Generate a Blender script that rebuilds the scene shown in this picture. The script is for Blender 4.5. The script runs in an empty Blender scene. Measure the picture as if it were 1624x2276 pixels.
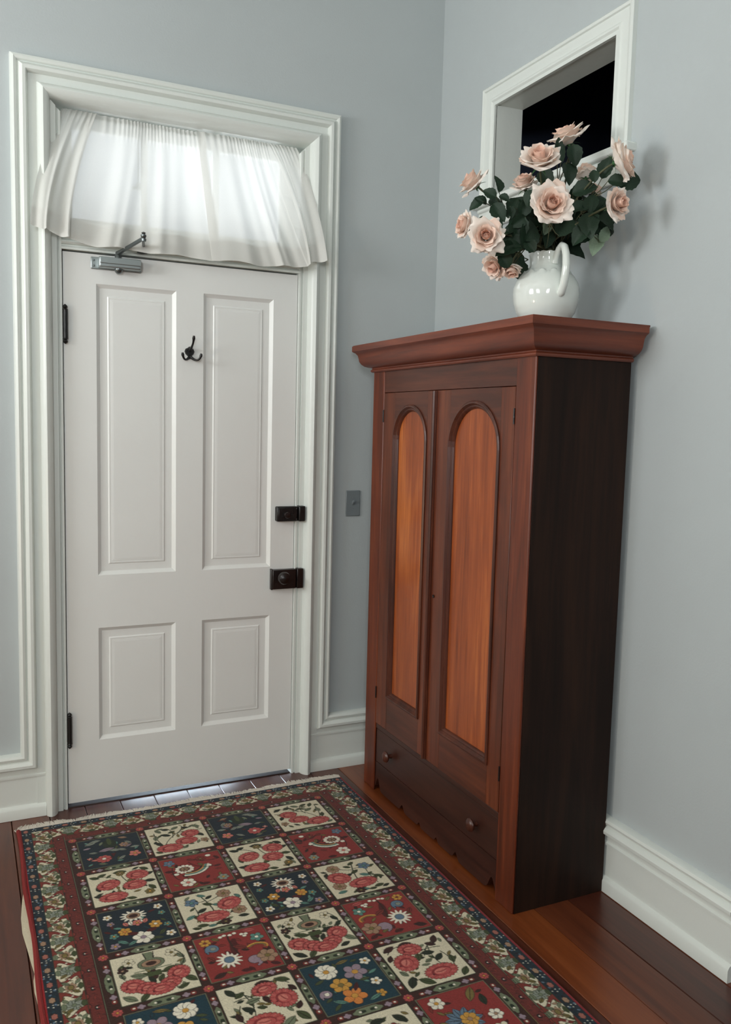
import bpy, bmesh, math, random
import numpy as np
from mathutils import Vector, Matrix, Quaternion

# ------------------------------------------------------------------ camera, light, exposure
S = bpy.context.scene
C = S.collection
RT = Vector((0.90383703, -0.42716419, 0.02468555)); UP = Vector((0.02099463, 0.10189832, 0.99457325))
FW = Vector((0.42736149, 0.89841388, -0.10106763))
cam_data = bpy.data.cameras.new('camera')
cam = bpy.data.objects.new('camera', cam_data); C.objects.link(cam)
cam.matrix_world = Matrix(((RT.x, UP.x, -FW.x, -0.35300), (RT.y, UP.y, -FW.y, -3.35071), (RT.z, UP.z, -FW.z, 1.50977), (0, 0, 0, 1)))
cam_data.sensor_fit = 'HORIZONTAL'; cam_data.sensor_width = 36.0
cam_data.lens = 36.0 * 1893.28 / 1624.0
cam_data.clip_start = 0.05
S.camera = cam

world = bpy.data.worlds.new('overcast_sky'); S.world = world; world.use_nodes = True
_bg = world.node_tree.nodes['Background']
_bg.inputs[0].default_value = (0.80, 0.90, 1.0, 1); _bg.inputs[1].default_value = 1.3


def area(name, loc, aim, sx, sy, watts, col):
    d = bpy.data.lights.new(name, 'AREA'); d.shape = 'RECTANGLE'; d.size = sx; d.size_y = sy
    d.energy = watts; d.color = col
    o = bpy.data.objects.new(name, d); C.objects.link(o); o.location = loc
    o.rotation_euler = Vector(aim).to_track_quat('-Z', 'Y').to_euler()
    return o


# daylight through the room's tall windows (left wall and the wall behind the camera) and through the transom
COOL = (0.97, 0.99, 1.0)
area('window_daylight', (-2.96, -1.25, 2.62), (1, 0.0, 0.55), 0.92, 1.75, 124, COOL)
area('window_daylight', (-2.96, -3.05, 2.62), (1, 0.0, 0.55), 0.92, 1.75, 55, COOL)
area('window_daylight', (-1.70, -6.32, 2.62), (0, 1, 0.45), 0.92, 1.75, 150, COOL)
area('transom_daylight', (0.62, 0.42, 2.50), (0, -1, -0.15), 0.95, 0.62, 10, (0.93, 0.97, 1.0))
area('porch_daylight', (0.58, 0.62, 0.10), (0, -1, 0.0), 0.5, 0.16, 11, (0.72, 0.87, 1.0))

_ld = bpy.data.lights.new('warm_fill_glow', 'POINT'); _ld.energy = 30; _ld.color = (1.0, 0.72, 0.45); _ld.shadow_soft_size = 0.16  # warm fill light added low on the left; no lamp is built there
_lo = bpy.data.objects.new('warm_fill_glow', _ld); C.objects.link(_lo); _lo.location = (-2.1, -1.7, 0.85)

vs = S.view_settings
S.display_settings.display_device = 'sRGB'
vs.view_transform = 'Standard'; vs.look = 'None'; vs.exposure = 0.0; vs.gamma = 1.0; vs.use_curve_mapping = False
if hasattr(S, 'cycles'):
    S.cycles.max_bounces = 10; S.cycles.transparent_max_bounces = 12; S.cycles.caustics_reflective = False; S.cycles.caustics_refractive = False


# ------------------------------------------------------------------ material helpers
def lin(c):
    c = c / 255.0 if c > 1.0 else c
    return c / 12.92 if c <= 0.04045 else ((c + 0.055) / 1.055) ** 2.4


def rgb(r, g, b):
    return (lin(float(r) / 255), lin(float(g) / 255), lin(float(b) / 255), 1.0)


def newmat(name):
    m = bpy.data.materials.new(name); m.use_nodes = True
    nt = m.node_tree
    return m, nt, nt.nodes['Principled BSDF']


def noise(nt, scale, detail=4, rough=0.55, stretch=None, coord='Object', dist=0.0):
    tc = nt.nodes.new('ShaderNodeTexCoord')
    n = nt.nodes.new('ShaderNodeTexNoise'); n.inputs['Scale'].default_value = scale
    n.inputs['Detail'].default_value = detail; n.inputs['Roughness'].default_value = rough
    n.inputs['Distortion'].default_value = dist
    if stretch:
        mp = nt.nodes.new('ShaderNodeMapping'); mp.inputs['Scale'].default_value = stretch
        nt.links.new(tc.outputs[coord], mp.inputs[0]); nt.links.new(mp.outputs[0], n.inputs['Vector'])
    else:
        nt.links.new(tc.outputs[coord], n.inputs['Vector'])
    return n


def ramp(nt, src, stops):
    r = nt.nodes.new('ShaderNodeValToRGB')
    el = r.color_ramp.elements
    while len(el) < len(stops):
        el.new(0.5)
    for e, (p, c) in zip(el, stops):
        e.position = p; e.color = c
    nt.links.new(src, r.inputs[0])
    return r


def bump(nt, bsdf, src, strength, dist):
    b = nt.nodes.new('ShaderNodeBump'); b.inputs['Strength'].default_value = strength; b.inputs['Distance'].default_value = dist
    nt.links.new(src, b.inputs['Height']); nt.links.new(b.outputs[0], bsdf.inputs['Normal'])
    return b


def paint(name, col, rough=0.45, bs=0.15, scale=45, var=0.03, spec=0.5):
    m, nt, b = newmat(name)
    n = noise(nt, 3.0, 3)
    lo = tuple(c * (1 - var) for c in col[:3]) + (1,); hi = tuple(min(1, c * (1 + var)) for c in col[:3]) + (1,)
    r = ramp(nt, n.outputs[0], [(0.3, lo), (0.7, hi)])
    nt.links.new(r.outputs[0], b.inputs['Base Color'])
    b.inputs['Roughness'].default_value = rough; b.inputs['Specular IOR Level'].default_value = spec
    n2 = noise(nt, scale, 5)
    bump(nt, b, n2.outputs[0], bs, 0.004)
    return m


def wood(name, dark, mid, light, axis='z', fine=60, rough=0.35, bs=0.08, streak=9, coat=0.0, spec=0.5):
    """varnished wood with its grain running along one axis"""
    m, nt, b = newmat(name)
    st = {'x': (0.05, 1, 1), 'y': (1, 0.05, 1), 'z': (1, 1, 0.05)}[axis]
    st2 = {'x': (0.12, 1, 1), 'y': (1, 0.12, 1), 'z': (1, 1, 0.12)}[axis]
    n1 = noise(nt, fine, 6, 0.65, st, dist=0.4)
    n2 = noise(nt, streak, 4, 0.6, st2, dist=1.2)
    mx = nt.nodes.new('ShaderNodeMix'); mx.data_type = 'FLOAT'
    mx.inputs[0].default_value = 0.55
    nt.links.new(n1.outputs[0], mx.inputs[2]); nt.links.new(n2.outputs[0], mx.inputs[3])
    r = ramp(nt, mx.outputs[0], [(0.32, dark), (0.5, mid), (0.68, light)])
    nt.links.new(r.outputs[0], b.inputs['Base Color'])
    b.inputs['Roughness'].default_value = rough
    b.inputs['Specular IOR Level'].default_value = spec
    b.inputs['Coat Weight'].default_value = coat; b.inputs['Coat Roughness'].default_value = 0.25
    bump(nt, b, n1.outputs[0], bs, 0.002)
    return m


M = {}
M['wall'] = paint('blue_grey_wall_paint', rgb(180, 187, 188), 0.62, 0.12, 140, 0.015, 0.35)
M['ceiling'] = paint('ceiling_paint', rgb(215, 216, 210), 0.8, 0.1, 90, 0.01)
M['white'] = paint('white_gloss_trim_paint', rgb(219, 224, 219), 0.34, 0.22, 28, 0.012)
M['door'] = paint('white_door_paint', rgb(228, 230, 227), 0.38, 0.16, 24, 0.012)
M['black'] = paint('black_iron', rgb(14, 13, 13), 0.38, 0.4, 60, 0.1)
M['brownblack'] = paint('dark_bronze', rgb(26, 17, 15), 0.33, 0.4, 50, 0.15)
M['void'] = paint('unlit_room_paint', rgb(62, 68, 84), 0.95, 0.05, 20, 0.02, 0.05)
M['plate'] = paint('grey_painted_switch_plate', rgb(120, 128, 131), 0.4, 0.1, 60, 0.02)
M['underlay'] = paint('cream_rug_underlay', rgb(205, 196, 170), 0.9, 0.6, 120, 0.05)
M['fringe'] = paint('cream_cotton_fringe', rgb(212, 204, 192), 0.9, 0.5, 200, 0.06)
M['binding'] = paint('red_wool_selvage', rgb(132, 36, 34), 0.9, 0.8, 300, 0.12)
M['wood_post'] = wood('reddish_walnut', rgb(58, 25, 13), rgb(100, 44, 23), rgb(132, 66, 35), 'z', 55, 0.38, 0.06, 8)
M['wood_frame'] = wood('brown_walnut_frame', rgb(56, 26, 14), rgb(94, 44, 24), rgb(124, 64, 36), 'z', 50, 0.36, 0.06, 8)
M['wood_rail'] = wood('brown_walnut_rail', rgb(46, 23, 15), rgb(78, 38, 24), rgb(104, 54, 34), 'y', 50, 0.38, 0.06, 8)
M['wood_drawer'] = wood('dark_walnut_drawer', rgb(36, 19, 15), rgb(58, 30, 22), rgb(74, 40, 29), 'y', 46, 0.4, 0.06, 7)
M['wood_panel'] = wood('amber_figured_panel', rgb(104, 44, 16), rgb(152, 74, 31), rgb(200, 116, 54), 'z', 60, 0.30, 0.03, 4)
M['wood_mould'] = wood('dark_walnut_moulding', rgb(46, 24, 17), rgb(76, 38, 26), rgb(100, 54, 36), 'z', 60, 0.3, 0.05, 10)
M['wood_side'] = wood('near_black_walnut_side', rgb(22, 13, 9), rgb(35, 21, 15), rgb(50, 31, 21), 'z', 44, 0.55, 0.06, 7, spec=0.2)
M['wood_cornice'] = wood('red_walnut_cornice', rgb(68, 30, 18), rgb(106, 49, 30), rgb(134, 68, 43), 'y', 50, 0.36, 0.05, 8)
M['wood_cornice_side'] = wood('red_walnut_cornice_side', rgb(68, 30, 18), rgb(106, 49, 30), rgb(134, 68, 43), 'x', 50, 0.36, 0.05, 8)
M['wood_top'] = wood('red_walnut_top', rgb(68, 30, 18), rgb(106, 49, 30), rgb(134, 68, 43), 'y', 50, 0.36, 0.05, 8)
M['floor'] = [wood('heart_pine_floorboard', rgb(60, 27, 17), rgb(91, 45, 27), rgb(113, 59, 34), 'y', 34, 0.30, 0.10, 5, 0.25),
              wood('heart_pine_floorboard_dark', rgb(50, 23, 16), rgb(77, 37, 25), rgb(96, 50, 32), 'y', 30, 0.30, 0.10, 5, 0.25),
              wood('heart_pine_floorboard_orange', rgb(80, 36, 18), rgb(116, 57, 27), rgb(136, 73, 37), 'y', 38, 0.30, 0.10, 5, 0.25)]
M['sill_wood'] = wood('dark_threshold_wood', rgb(30, 17, 14), rgb(44, 25, 20), rgb(56, 33, 27), 'x', 40, 0.7, 0.1, 6)

m, nt, b = newmat('brushed_aluminium'); M['alu'] = m
b.inputs['Metallic'].default_value = 0.85; b.inputs['Base Color'].default_value = rgb(168, 176, 176); b.inputs['Roughness'].default_value = 0.38
n = noise(nt, 80, 3, 0.5, (0.1, 1, 1)); bump(nt, b, n.outputs[0], 0.05, 0.001)
m, nt, b = newmat('dark_steel'); M['steel'] = m
b.inputs['Metallic'].default_value = 0.9; b.inputs['Base Color'].default_value = rgb(110, 116, 116); b.inputs['Roughness'].default_value = 0.3
n = noise(nt, 90, 3); bump(nt, b, n.outputs[0], 0.05, 0.001)
m, nt, b = newmat('white_glazed_ironstone'); M['ceramic'] = m
b.inputs['Base Color'].default_value = rgb(226, 232, 226); b.inputs['Roughness'].default_value = 0.09
b.inputs['Coat Weight'].default_value = 0.5; b.inputs['Coat Roughness'].default_value = 0.04
n = noise(nt, 14, 3); bump(nt, b, n.outputs[0], 0.06, 0.004)
m, nt, b = newmat('window_glass'); M['glass'] = m
nt.nodes.remove(b)
tr = nt.nodes.new('ShaderNodeBsdfTransparent'); gl = nt.nodes.new('ShaderNodeBsdfGlossy'); gl.inputs['Roughness'].default_value = 0.03
fr = nt.nodes.new('ShaderNodeFresnel'); mx = nt.nodes.new('ShaderNodeMixShader')
nt.links.new(fr.outputs[0], mx.inputs[0]); nt.links.new(tr.outputs[0], mx.inputs[1]); nt.links.new(gl.outputs[0], mx.inputs[2])
nt.links.new(mx.outputs[0], nt.nodes['Material Output'].inputs[0])


def cloth(name, col, transp, tl):
    m, nt, b = newmat(name)
    nt.nodes.remove(b)
    di = nt.nodes.new('ShaderNodeBsdfDiffuse'); t = nt.nodes.new('ShaderNodeBsdfTranslucent'); tp = nt.nodes.new('ShaderNodeBsdfTransparent')
    n = noise(nt, 900, 2)
    r = ramp(nt, n.outputs[0], [(0.3, tuple(c * .93 for c in col[:3]) + (1,)), (0.7, col)])
    nt.links.new(r.outputs[0], di.inputs[0]); nt.links.new(r.outputs[0], t.inputs[0])
    m1 = nt.nodes.new('ShaderNodeMixShader'); m1.inputs[0].default_value = tl
    m2 = nt.nodes.new('ShaderNodeMixShader'); m2.inputs[0].default_value = transp
    nt.links.new(di.outputs[0], m1.inputs[1]); nt.links.new(t.outputs[0], m1.inputs[2])
    nt.links.new(m1.outputs[0], m2.inputs[1]); nt.links.new(tp.outputs[0], m2.inputs[2])
    nt.links.new(m2.outputs[0], nt.nodes['Material Output'].inputs[0])
    return m


M['sheer'] = cloth('white_sheer_voile', rgb(236, 236, 232), 0.15, 0.34)
M['hem'] = cloth('white_sheer_voile_hem', rgb(236, 236, 232), 0.04, 0.25)


def organic(name, c1, c2, scale, rough, trans, veins=False):
    m, nt, b = newmat(name)
    n = noise(nt, scale, 4)
    r = ramp(nt, n.outputs[0], [(0.3, c1), (0.7, c2)])
    nt.links.new(r.outputs[0], b.inputs['Base Color']); b.inputs['Roughness'].default_value = rough
    b.inputs['Specular IOR Level'].default_value = 0.3
    t = nt.nodes.new('ShaderNodeBsdfTranslucent'); nt.links.new(r.outputs[0], t.inputs[0])
    mx = nt.nodes.new('ShaderNodeMixShader'); mx.inputs[0].default_value = trans
    nt.links.new(b.outputs[0], mx.inputs[1]); nt.links.new(t.outputs[0], mx.inputs[2])
    nt.links.new(mx.outputs[0], nt.nodes['Material Output'].inputs[0])
    bump(nt, b, n.outputs[0], 0.3, 0.002)
    return m


M['petal_in'] = organic('peach_silk_petal', rgb(248, 206, 186), rgb(252, 222, 204), 30, 0.75, 0.28)
M['petal_mid'] = organic('pale_pink_silk_petal', rgb(251, 222, 205), rgb(252, 232, 218), 30, 0.75, 0.28)
M['petal_out'] = organic('cream_white_silk_petal', rgb(253, 240, 229), rgb(254, 246, 238), 30, 0.75, 0.28)
M['leaf'] = organic('dark_green_leaf', rgb(22, 40, 28), rgb(40, 62, 44), 40, 0.5, 0.08)
M['leaf_pale'] = organic('pale_green_leaf', rgb(120, 144, 120), rgb(150, 168, 146), 40, 0.6, 0.25)
M['stem'] = organic('olive_stem', rgb(66, 72, 50), rgb(92, 90, 66), 60, 0.6, 0.0)
M['calyx'] = organic('green_calyx', rgb(46, 84, 48), rgb(74, 112, 70), 60, 0.6, 0.1)


# ------------------------------------------------------------------ object helpers
def tag(o, label=None, cat=None, group=None, kind=None):
    if label: o['label'] = label
    if cat: o['category'] = cat
    if group: o['group'] = group
    if kind: o['kind'] = kind
    return o


def empty(name, loc=(0, 0, 0), **kw):
    o = bpy.data.objects.new(name, None); C.objects.link(o); o.location = loc; o.empty_display_size = 0.1
    return tag(o, **kw)


def wloc(o):
    v = Vector((0, 0, 0))
    while o is not None:
        v += o.location; o = o.parent
    return v


def obj(name, vf, mat, parent=None, smooth=False, bevel=0.0, bseg=2, recalc=True):
    """vf = (verts, faces) in world coordinates, linked as one mesh object"""
    vs_, fs = vf
    off = wloc(parent) if parent else Vector((0, 0, 0))
    me = bpy.data.meshes.new(name)
    me.from_pydata([(v[0] - off.x, v[1] - off.y, v[2] - off.z) for v in vs_], [], fs)
    if recalc:
        bm = bmesh.new(); bm.from_mesh(me); bmesh.ops.recalc_face_normals(bm, faces=bm.faces)
        bm.to_mesh(me); bm.free()
    me.materials.append(mat)
    if smooth:
        me.polygons.foreach_set('use_smooth', [True] * len(me.polygons))
    o = bpy.data.objects.new(name, me); C.objects.link(o)
    if parent: o.parent = parent
    if bevel:
        md = o.modifiers.new('bevel', 'BEVEL'); md.width = bevel; md.segments = bseg; md.limit_method = 'ANGLE'; md.angle_limit = math.radians(35)
    if smooth or bevel:
        try:
            me.set_sharp_from_angle(angle=math.radians(38))
            me.polygons.foreach_set('use_smooth', [True] * len(me.polygons))
        except Exception:
            pass
    return o


def join(*parts):
    V, F = [], []
    for v, f in parts:
        n = len(V); V += list(v); F += [tuple(i + n for i in q) for q in f]
    return V, F


def box(x0, x1, y0, y1, z0, z1):
    v = [(x0, y0, z0), (x1, y0, z0), (x1, y1, z0), (x0, y1, z0), (x0, y0, z1), (x1, y0, z1), (x1, y1, z1), (x0, y1, z1)]
    return v, [(0, 3, 2, 1), (4, 5, 6, 7), (0, 1, 5, 4), (1, 2, 6, 5), (2, 3, 7, 6), (3, 0, 4, 7)]


def tube(pts, rad, n=8, caps=True):
    pts = [Vector(p) for p in pts]
    if not hasattr(rad, '__len__'): rad = [rad] * len(pts)
    V, F = [], []
    t0 = (pts[1] - pts[0]).normalized()
    a = t0.orthogonal().normalized()
    for i, p in enumerate(pts):
        t = (pts[min(i + 1, len(pts) - 1)] - pts[max(i - 1, 0)]).normalized()
        a = (a - t * a.dot(t)).normalized(); b = t.cross(a)
        for k in range(n):
            an = 2 * math.pi * k / n
            V.append(tuple(p + (a * math.cos(an) + b * math.sin(an)) * rad[i]))
    for i in range(len(pts) - 1):
        for k in range(n):
            F.append((i * n + k, i * n + (k + 1) % n, (i + 1) * n + (k + 1) % n, (i + 1) * n + k))
    if caps:
        F.append(tuple(range(n))[::-1]); F.append(tuple((len(pts) - 1) * n + k for k in range(n)))
    return V, F


def lathe(prof, center, axis='z', n=32, closed=True):
    """prof = [(r, h)] turned about an axis through center"""
    cx, cy, cz = center; V, F = [], []
    for r, h in prof:
        for k in range(n):
            a = 2 * math.pi * k / n; c_, s_ = math.cos(a) * r, math.sin(a) * r
            V.append({'z': (cx + c_, cy + s_, cz + h), 'y': (cx + c_, cy + h, cz + s_), 'x': (cx + h, cy + c_, cz + s_)}[axis])
    for i in range(len(prof) - 1):
        for k in range(n):
            F.append((i * n + k, i * n + (k + 1) % n, (i + 1) * n + (k + 1) % n, (i + 1) * n + k))
    if closed:
        F.append(tuple(range(n))); F.append(tuple((len(prof) - 1) * n + k for k in range(n)))
    return V, F


def bez(p0, p1, p2, p3, n=12):
    p0, p1, p2, p3 = map(Vector, (p0, p1, p2, p3)); out = []
    for i in range(n + 1):
        t = i / n; out.append(p0 * (1 - t) ** 3 + p1 * 3 * t * (1 - t) ** 2 + p2 * 3 * t * t * (1 - t) + p3 * t ** 3)
    return out


XR = 1.5577
backmap = lambda X, Z, p: (X, -p, Z)          # door wall: p stands out towards the room
rightmap = lambda a, Z, p: (XR - p, -a, Z)    # right wall: a runs towards the camera


def sweep(pts, prof, mp, cyclic=False):
    """mitred moulding: one (verts, faces) per segment of the path; prof = [(w to the right of the path, p proud)]"""
    pts = [Vector(p) for p in pts]; n = len(pts)
    nseg = n if cyclic else n - 1
    d = [(pts[(i + 1) % n] - pts[i]).normalized() for i in range(nseg)]
    nr = [Vector((q.y, -q.x)) for q in d]
    def mit(i):
        if cyclic: a, b = nr[(i - 1) % nseg], nr[i % nseg]
        else: a, b = nr[max(i - 1, 0)], nr[min(i, nseg - 1)]
        return (a + b) / (1 + a.dot(b))
    rings = [[mp(pts[i].x + mit(i).x * w, pts[i].y + mit(i).y * w, p) for w, p in prof] for i in range(n)]
    out = []; k = len(prof)
    for s in range(nseg):
        V = rings[s] + rings[(s + 1) % n]
        F = [(i, (i + 1) % k, k + (i + 1) % k, k + i) for i in range(k)]
        F += [tuple(range(k))[::-1], tuple(range(k, 2 * k))]
        out.append((V, F))
    return out


def holed(x0, x1, z0, z1, hx0, hx1, hz0, hz1, mp, p0, p1):
    """slab with a rectangular hole, between depths p0 and p1"""
    X = [x0, hx0, hx1, x1]; Z = [z0, hz0, hz1, z1]
    parts = []
    V = []; F = []
    idx = {}
    for k, p in enumerate((p0, p1)):
        for i in range(4):
            for j in range(4):
                idx[(i, j, k)] = len(V); V.append(mp(X[i], Z[j], p))
    def deg(i, j): return X[i + 1] - X[i] < 1e-6 or Z[j + 1] - Z[j] < 1e-6
    for k in (0, 1):
        for i in range(3):
            for j in range(3):
                if (i, j) == (1, 1) or deg(i, j): continue
                F.append((idx[i, j, k], idx[i + 1, j, k], idx[i + 1, j + 1, k], idx[i, j + 1, k]))
    def side(a, b): F.append((idx[a + (0,)], idx[b + (0,)], idx[b + (1,)], idx[a + (1,)]))
    for i in range(3):
        if X[i + 1] - X[i] > 1e-6:
            if not (i == 1 and z0 == hz0): side((i, 0), (i + 1, 0))
            side((i, 3), (i + 1, 3))
    for j in range(3):
        if Z[j + 1] - Z[j] > 1e-6: side((0, j), (0, j + 1)); side((3, j), (3, j + 1))
    if z0 != hz0: side((1, 1), (2, 1))
    side((1, 2), (2, 2)); side((1, 1), (1, 2)); side((2, 1), (2, 2))
    return V, F

# ------------------------------------------------------------------ room shell
CL, CR, CT, BH = -0.1747, 1.0779, 2.765, 0.2490      # outer edge of the door casing, its top, baseboard height
ZC = 3.75
wall_b = obj('wall_back', holed(-3.2, XR + 1.4, 0, ZC, -0.062, 0.972, 0, 2.662, backmap, 0, -0.24), M['wall']); tag(wall_b, kind='structure')
wall_r = obj('wall_right', holed(0, 1.80, 0, ZC, 0.424, 1.142, 2.390, 2.773, rightmap, 0, -0.12), M['wall']); tag(wall_r, kind='structure')
o = obj('wall_right', box(XR + 0.12, XR + 1.4, -1.80, -1.68, 0, ZC), M['wall']); tag(o, kind='structure')
o = obj('wall_right', box(XR + 1.3, XR + 1.4, -6.6, -1.80, 0, ZC), M['wall']); tag(o, kind='structure')
o = obj('wall_left', box(-3.2, -3.02, -6.6, 0, 0, ZC), M['wall']); tag(o, kind='structure')
o = obj('wall_front', box(-3.2, XR + 1.4, -6.6, -6.42, 0, ZC), M['wall']); tag(o, kind='structure')
o = obj('ceiling', box(-3.2, XR + 1.4, -6.6, 0.24, ZC, ZC + 0.12), M['ceiling']); tag(o, kind='structure')

# the unlit room seen through the interior window
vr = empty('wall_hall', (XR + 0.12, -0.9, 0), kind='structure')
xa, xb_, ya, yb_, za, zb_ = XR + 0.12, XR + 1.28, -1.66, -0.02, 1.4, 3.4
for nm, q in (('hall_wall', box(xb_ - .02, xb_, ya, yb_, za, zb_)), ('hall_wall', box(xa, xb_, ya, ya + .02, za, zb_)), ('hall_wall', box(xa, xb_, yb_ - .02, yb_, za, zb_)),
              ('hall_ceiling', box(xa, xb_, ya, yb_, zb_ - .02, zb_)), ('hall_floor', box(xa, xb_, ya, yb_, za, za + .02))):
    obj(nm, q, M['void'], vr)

# floor: boards run from the door wall towards the camera
fl = obj('floor', box(-3.2, XR + 1.4, -6.6, 0.30, -0.12, -0.024), M['floor'][1]); tag(fl, kind='structure')
rnd = random.Random(3)
k = -27; pitch = 0.1335
while 0.322 + pitch * k < XR + 1.38:
    xs = 0.322 + pitch * k + 0.0009; xe = xs + pitch - 0.0018
    if 0.10 < xs < 1.0: mi = 1
    elif abs(xs - 1.123) < 0.02 or abs(xs - 0.99) < 0.02: mi = 2
    else: mi = rnd.choice([0, 0, 1])
    if xs > -3.2:
        o = obj('floorboard', box(xs, xe, -6.42, 0.0, -0.024, 0.0 + rnd.uniform(-0.0006, 0.0004)), M['floor'][mi], fl, bevel=0.0016, bseg=1)
    k += 1

# ------------------------------------------------------------------ door casing
cas = empty('trim_1', (0.45, 0, 0), kind='structure')
path = [(CL, BH), (CL, CT), (CR, CT), (CR, BH)]
full = [(-3.0, BH)] + path + [(XR, BH)]
band = [(0, 0), (0, .020), (.004, .030), (.012, .034), (.020, .031), (.024, .024), (.027, .024), (.031, .034), (.040, .041), (.050, .040), (.056, .031), (.058, .018), (.058, 0)]
segs = sweep(full, band, backmap)
for q in segs[1:4]: obj('backband', q, M['white'], cas, smooth=True)
flat = [(.056, 0), (.056, .020), (.092, .020), (.092, 0)]
for q in sweep([(CL, 0), (CL, CT), (CR, CT), (CR, 0)], flat, backmap): obj('casing_board', q, M['white'], cas)
hr = [(.086, 0), (.086, .022), (.089, .036), (.096, .046), (.106, .050), (.116, .046), (.124, .036), (.129, .024), (.131, .010), (.131, -.24), (.113, -.24), (.113, 0)]
for q in sweep([(CL, 0), (CL, CT), (CR, CT), (CR, 0)], hr, backmap): obj('half_round', q, M['white'], cas, smooth=True)
jam = [(.130, .012), (.150, .012), (.150, .002), (.156, .002), (.158, .008), (.166, .008), (.168, -.004), (.168, -.24), (.113, -.24), (.113, .012)]
for q in sweep([(CL, 0), (CL, CT), (CR, CT), (CR, 0)], jam[:], backmap)[0::2]: obj('door_jamb', q, M['white'], cas)
for q in (box(-.010, .012, .0465, .060, 0, 2.12), box(.898, .913, .0465, .060, 0.03, 2.12), box(-.010, .913, .0465, .060, 2.098, 2.121)): obj('door_stop', q, M['white'], cas)
obj('head_jamb', box(-.062, .972, .20, .24, CT - .135, CT - .113), M['white'], cas)

# transom bar, sash and glass over the door
tb = empty('window_1', (0.455, 0.10, 2.12), kind='structure')
obj('transom_bar', box(-.010, .913, .0, .24, 2.120, 2.205), M['white'], tb)
pr = [(0, 0), (0, .012), (.006, .016), (.012, .012), (.014, .004), (.020, .004), (.024, .014), (.032, .014), (.032, 0)]
V, F = [], []
for x in (-.010, .913): V += [(x, -p - .001, 2.152 - w) for w, p in pr]
kk = len(pr); F = [(i, (i + 1) % kk, kk + (i + 1) % kk, kk + i) for i in range(kk)] + [tuple(range(kk)), tuple(range(kk, 2 * kk))]
obj('transom_moulding', (V, F), M['white'], tb)
sx = [-.006, .045, .300, .325, .585, .610, .868, .910]
obj('sash_stile', box(sx[0], sx[1], .12, .155, 2.205, 2.634), M['white'], tb, bevel=.003)
obj('sash_stile', box(sx[6], sx[7], .12, .155, 2.205, 2.634), M['white'], tb, bevel=.003)
obj('sash_rail', box(sx[1], sx[6], .12, .155, 2.205, 2.262), M['white'], tb, bevel=.003)
obj('sash_rail', box(sx[1], sx[6], .12, .155, 2.590, 2.634), M['white'], tb, bevel=.003)
for a in (2, 4): obj('muntin', box(sx[a], sx[a + 1], .122, .153, 2.262, 2.590), M['white'], tb, bevel=.003)
for a, b_ in ((1, 2), (3, 4), (5, 6)): obj('pane', box(sx[a], sx[b_], .136, .139, 2.262, 2.590), M['glass'], tb)
obj('transom_catch', join(box(.262, .300, .098, .119, 2.392, 2.402), lathe([(.001, -.012), (.010, -.008), (.012, 0), (.010, .008), (.001, .012)], (.285, .092, 2.404), 'z', 12), tube([(.285, .10, 2.40), (.285, .10, 2.60)], .002, 6)), M['white'], tb, smooth=True)

# ------------------------------------------------------------------ baseboards
cap = [(w, p * .9) for w, p in band]
body = [(.030, 0), (.030, .014), (.055, .016), (.078, .016), (.083, .023), (.090, .023), (.092, .017), (.198, .017), (.203, .026), (.212, .031), (.2485, .031), (.2485, 0)]
def baseboard(name, a0, a1, mp, capseg=None, path_=None):
    e = empty(name, mp((a0 + a1) / 2, 0, 0.0), kind='structure')
    obj('base_board', sweep([(a0, BH), (a1, BH)], body, mp)[0], M['white'], e, smooth=True)
    obj('base_cap', capseg if capseg else sweep([(a0, BH), (a1, BH)], cap, mp)[0], M['white'], e, smooth=True)
baseboard('baseboard_back', -3.0, CL + .087, backmap, segs[0])
baseboard('baseboard_back', CR - .087, XR, backmap, segs[4])
baseboard('baseboard_right', 0.0, 1.796, rightmap)
obj('base_return', box(XR - .0155, XR, -1.799, -1.795, 0, .215), M['white'], bpy.data.objects['baseboard_right'])

# ------------------------------------------------------------------ interior window on the right wall
w1 = empty('window_2', (XR, -0.78, 2.4), kind='structure')
wp = [(0, 0), (0, .016), (.006, .022), (.014, .020), (.017, .014), (.050, .014), (.055, .018), (.062, .018), (.068, .012), (.080, .012), (.080, 0)]
for q in sweep([(0.355, 2.405), (0.355, 2.838), (1.196, 2.838), (1.196, 2.405)], wp, rightmap): obj('window_casing', q, M['white'], w1, smooth=True)
a0, a1, z0, z1 = .435, 1.130, 2.405, 2.762
obj('window_jamb', box(XR - .004, XR + .119, -a0, -a0 + .012, z0, z1), M['white'], w1)
obj('window_jamb', box(XR - .004, XR + .119, -a1 - .012, -a1, z0, z1), M['white'], w1)
obj('window_head', box(XR - .004, XR + .119, -a1 - .012, -a0 + .012, z1, z1 + .012), M['white'], w1)
obj('window_stool', box(XR - .042, XR + .119, -1.222, -.330, 2.378, 2.405), M['white'], w1, bevel=.006)
obj('window_apron', box(XR - .018, XR, -1.196, -.355, 2.295, 2.378), M['white'], w1, bevel=.004)
obj('apron_bead', box(XR - .026, XR, -1.196, -.355, 2.360, 2.378), M['white'], w1, bevel=.006)

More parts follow.
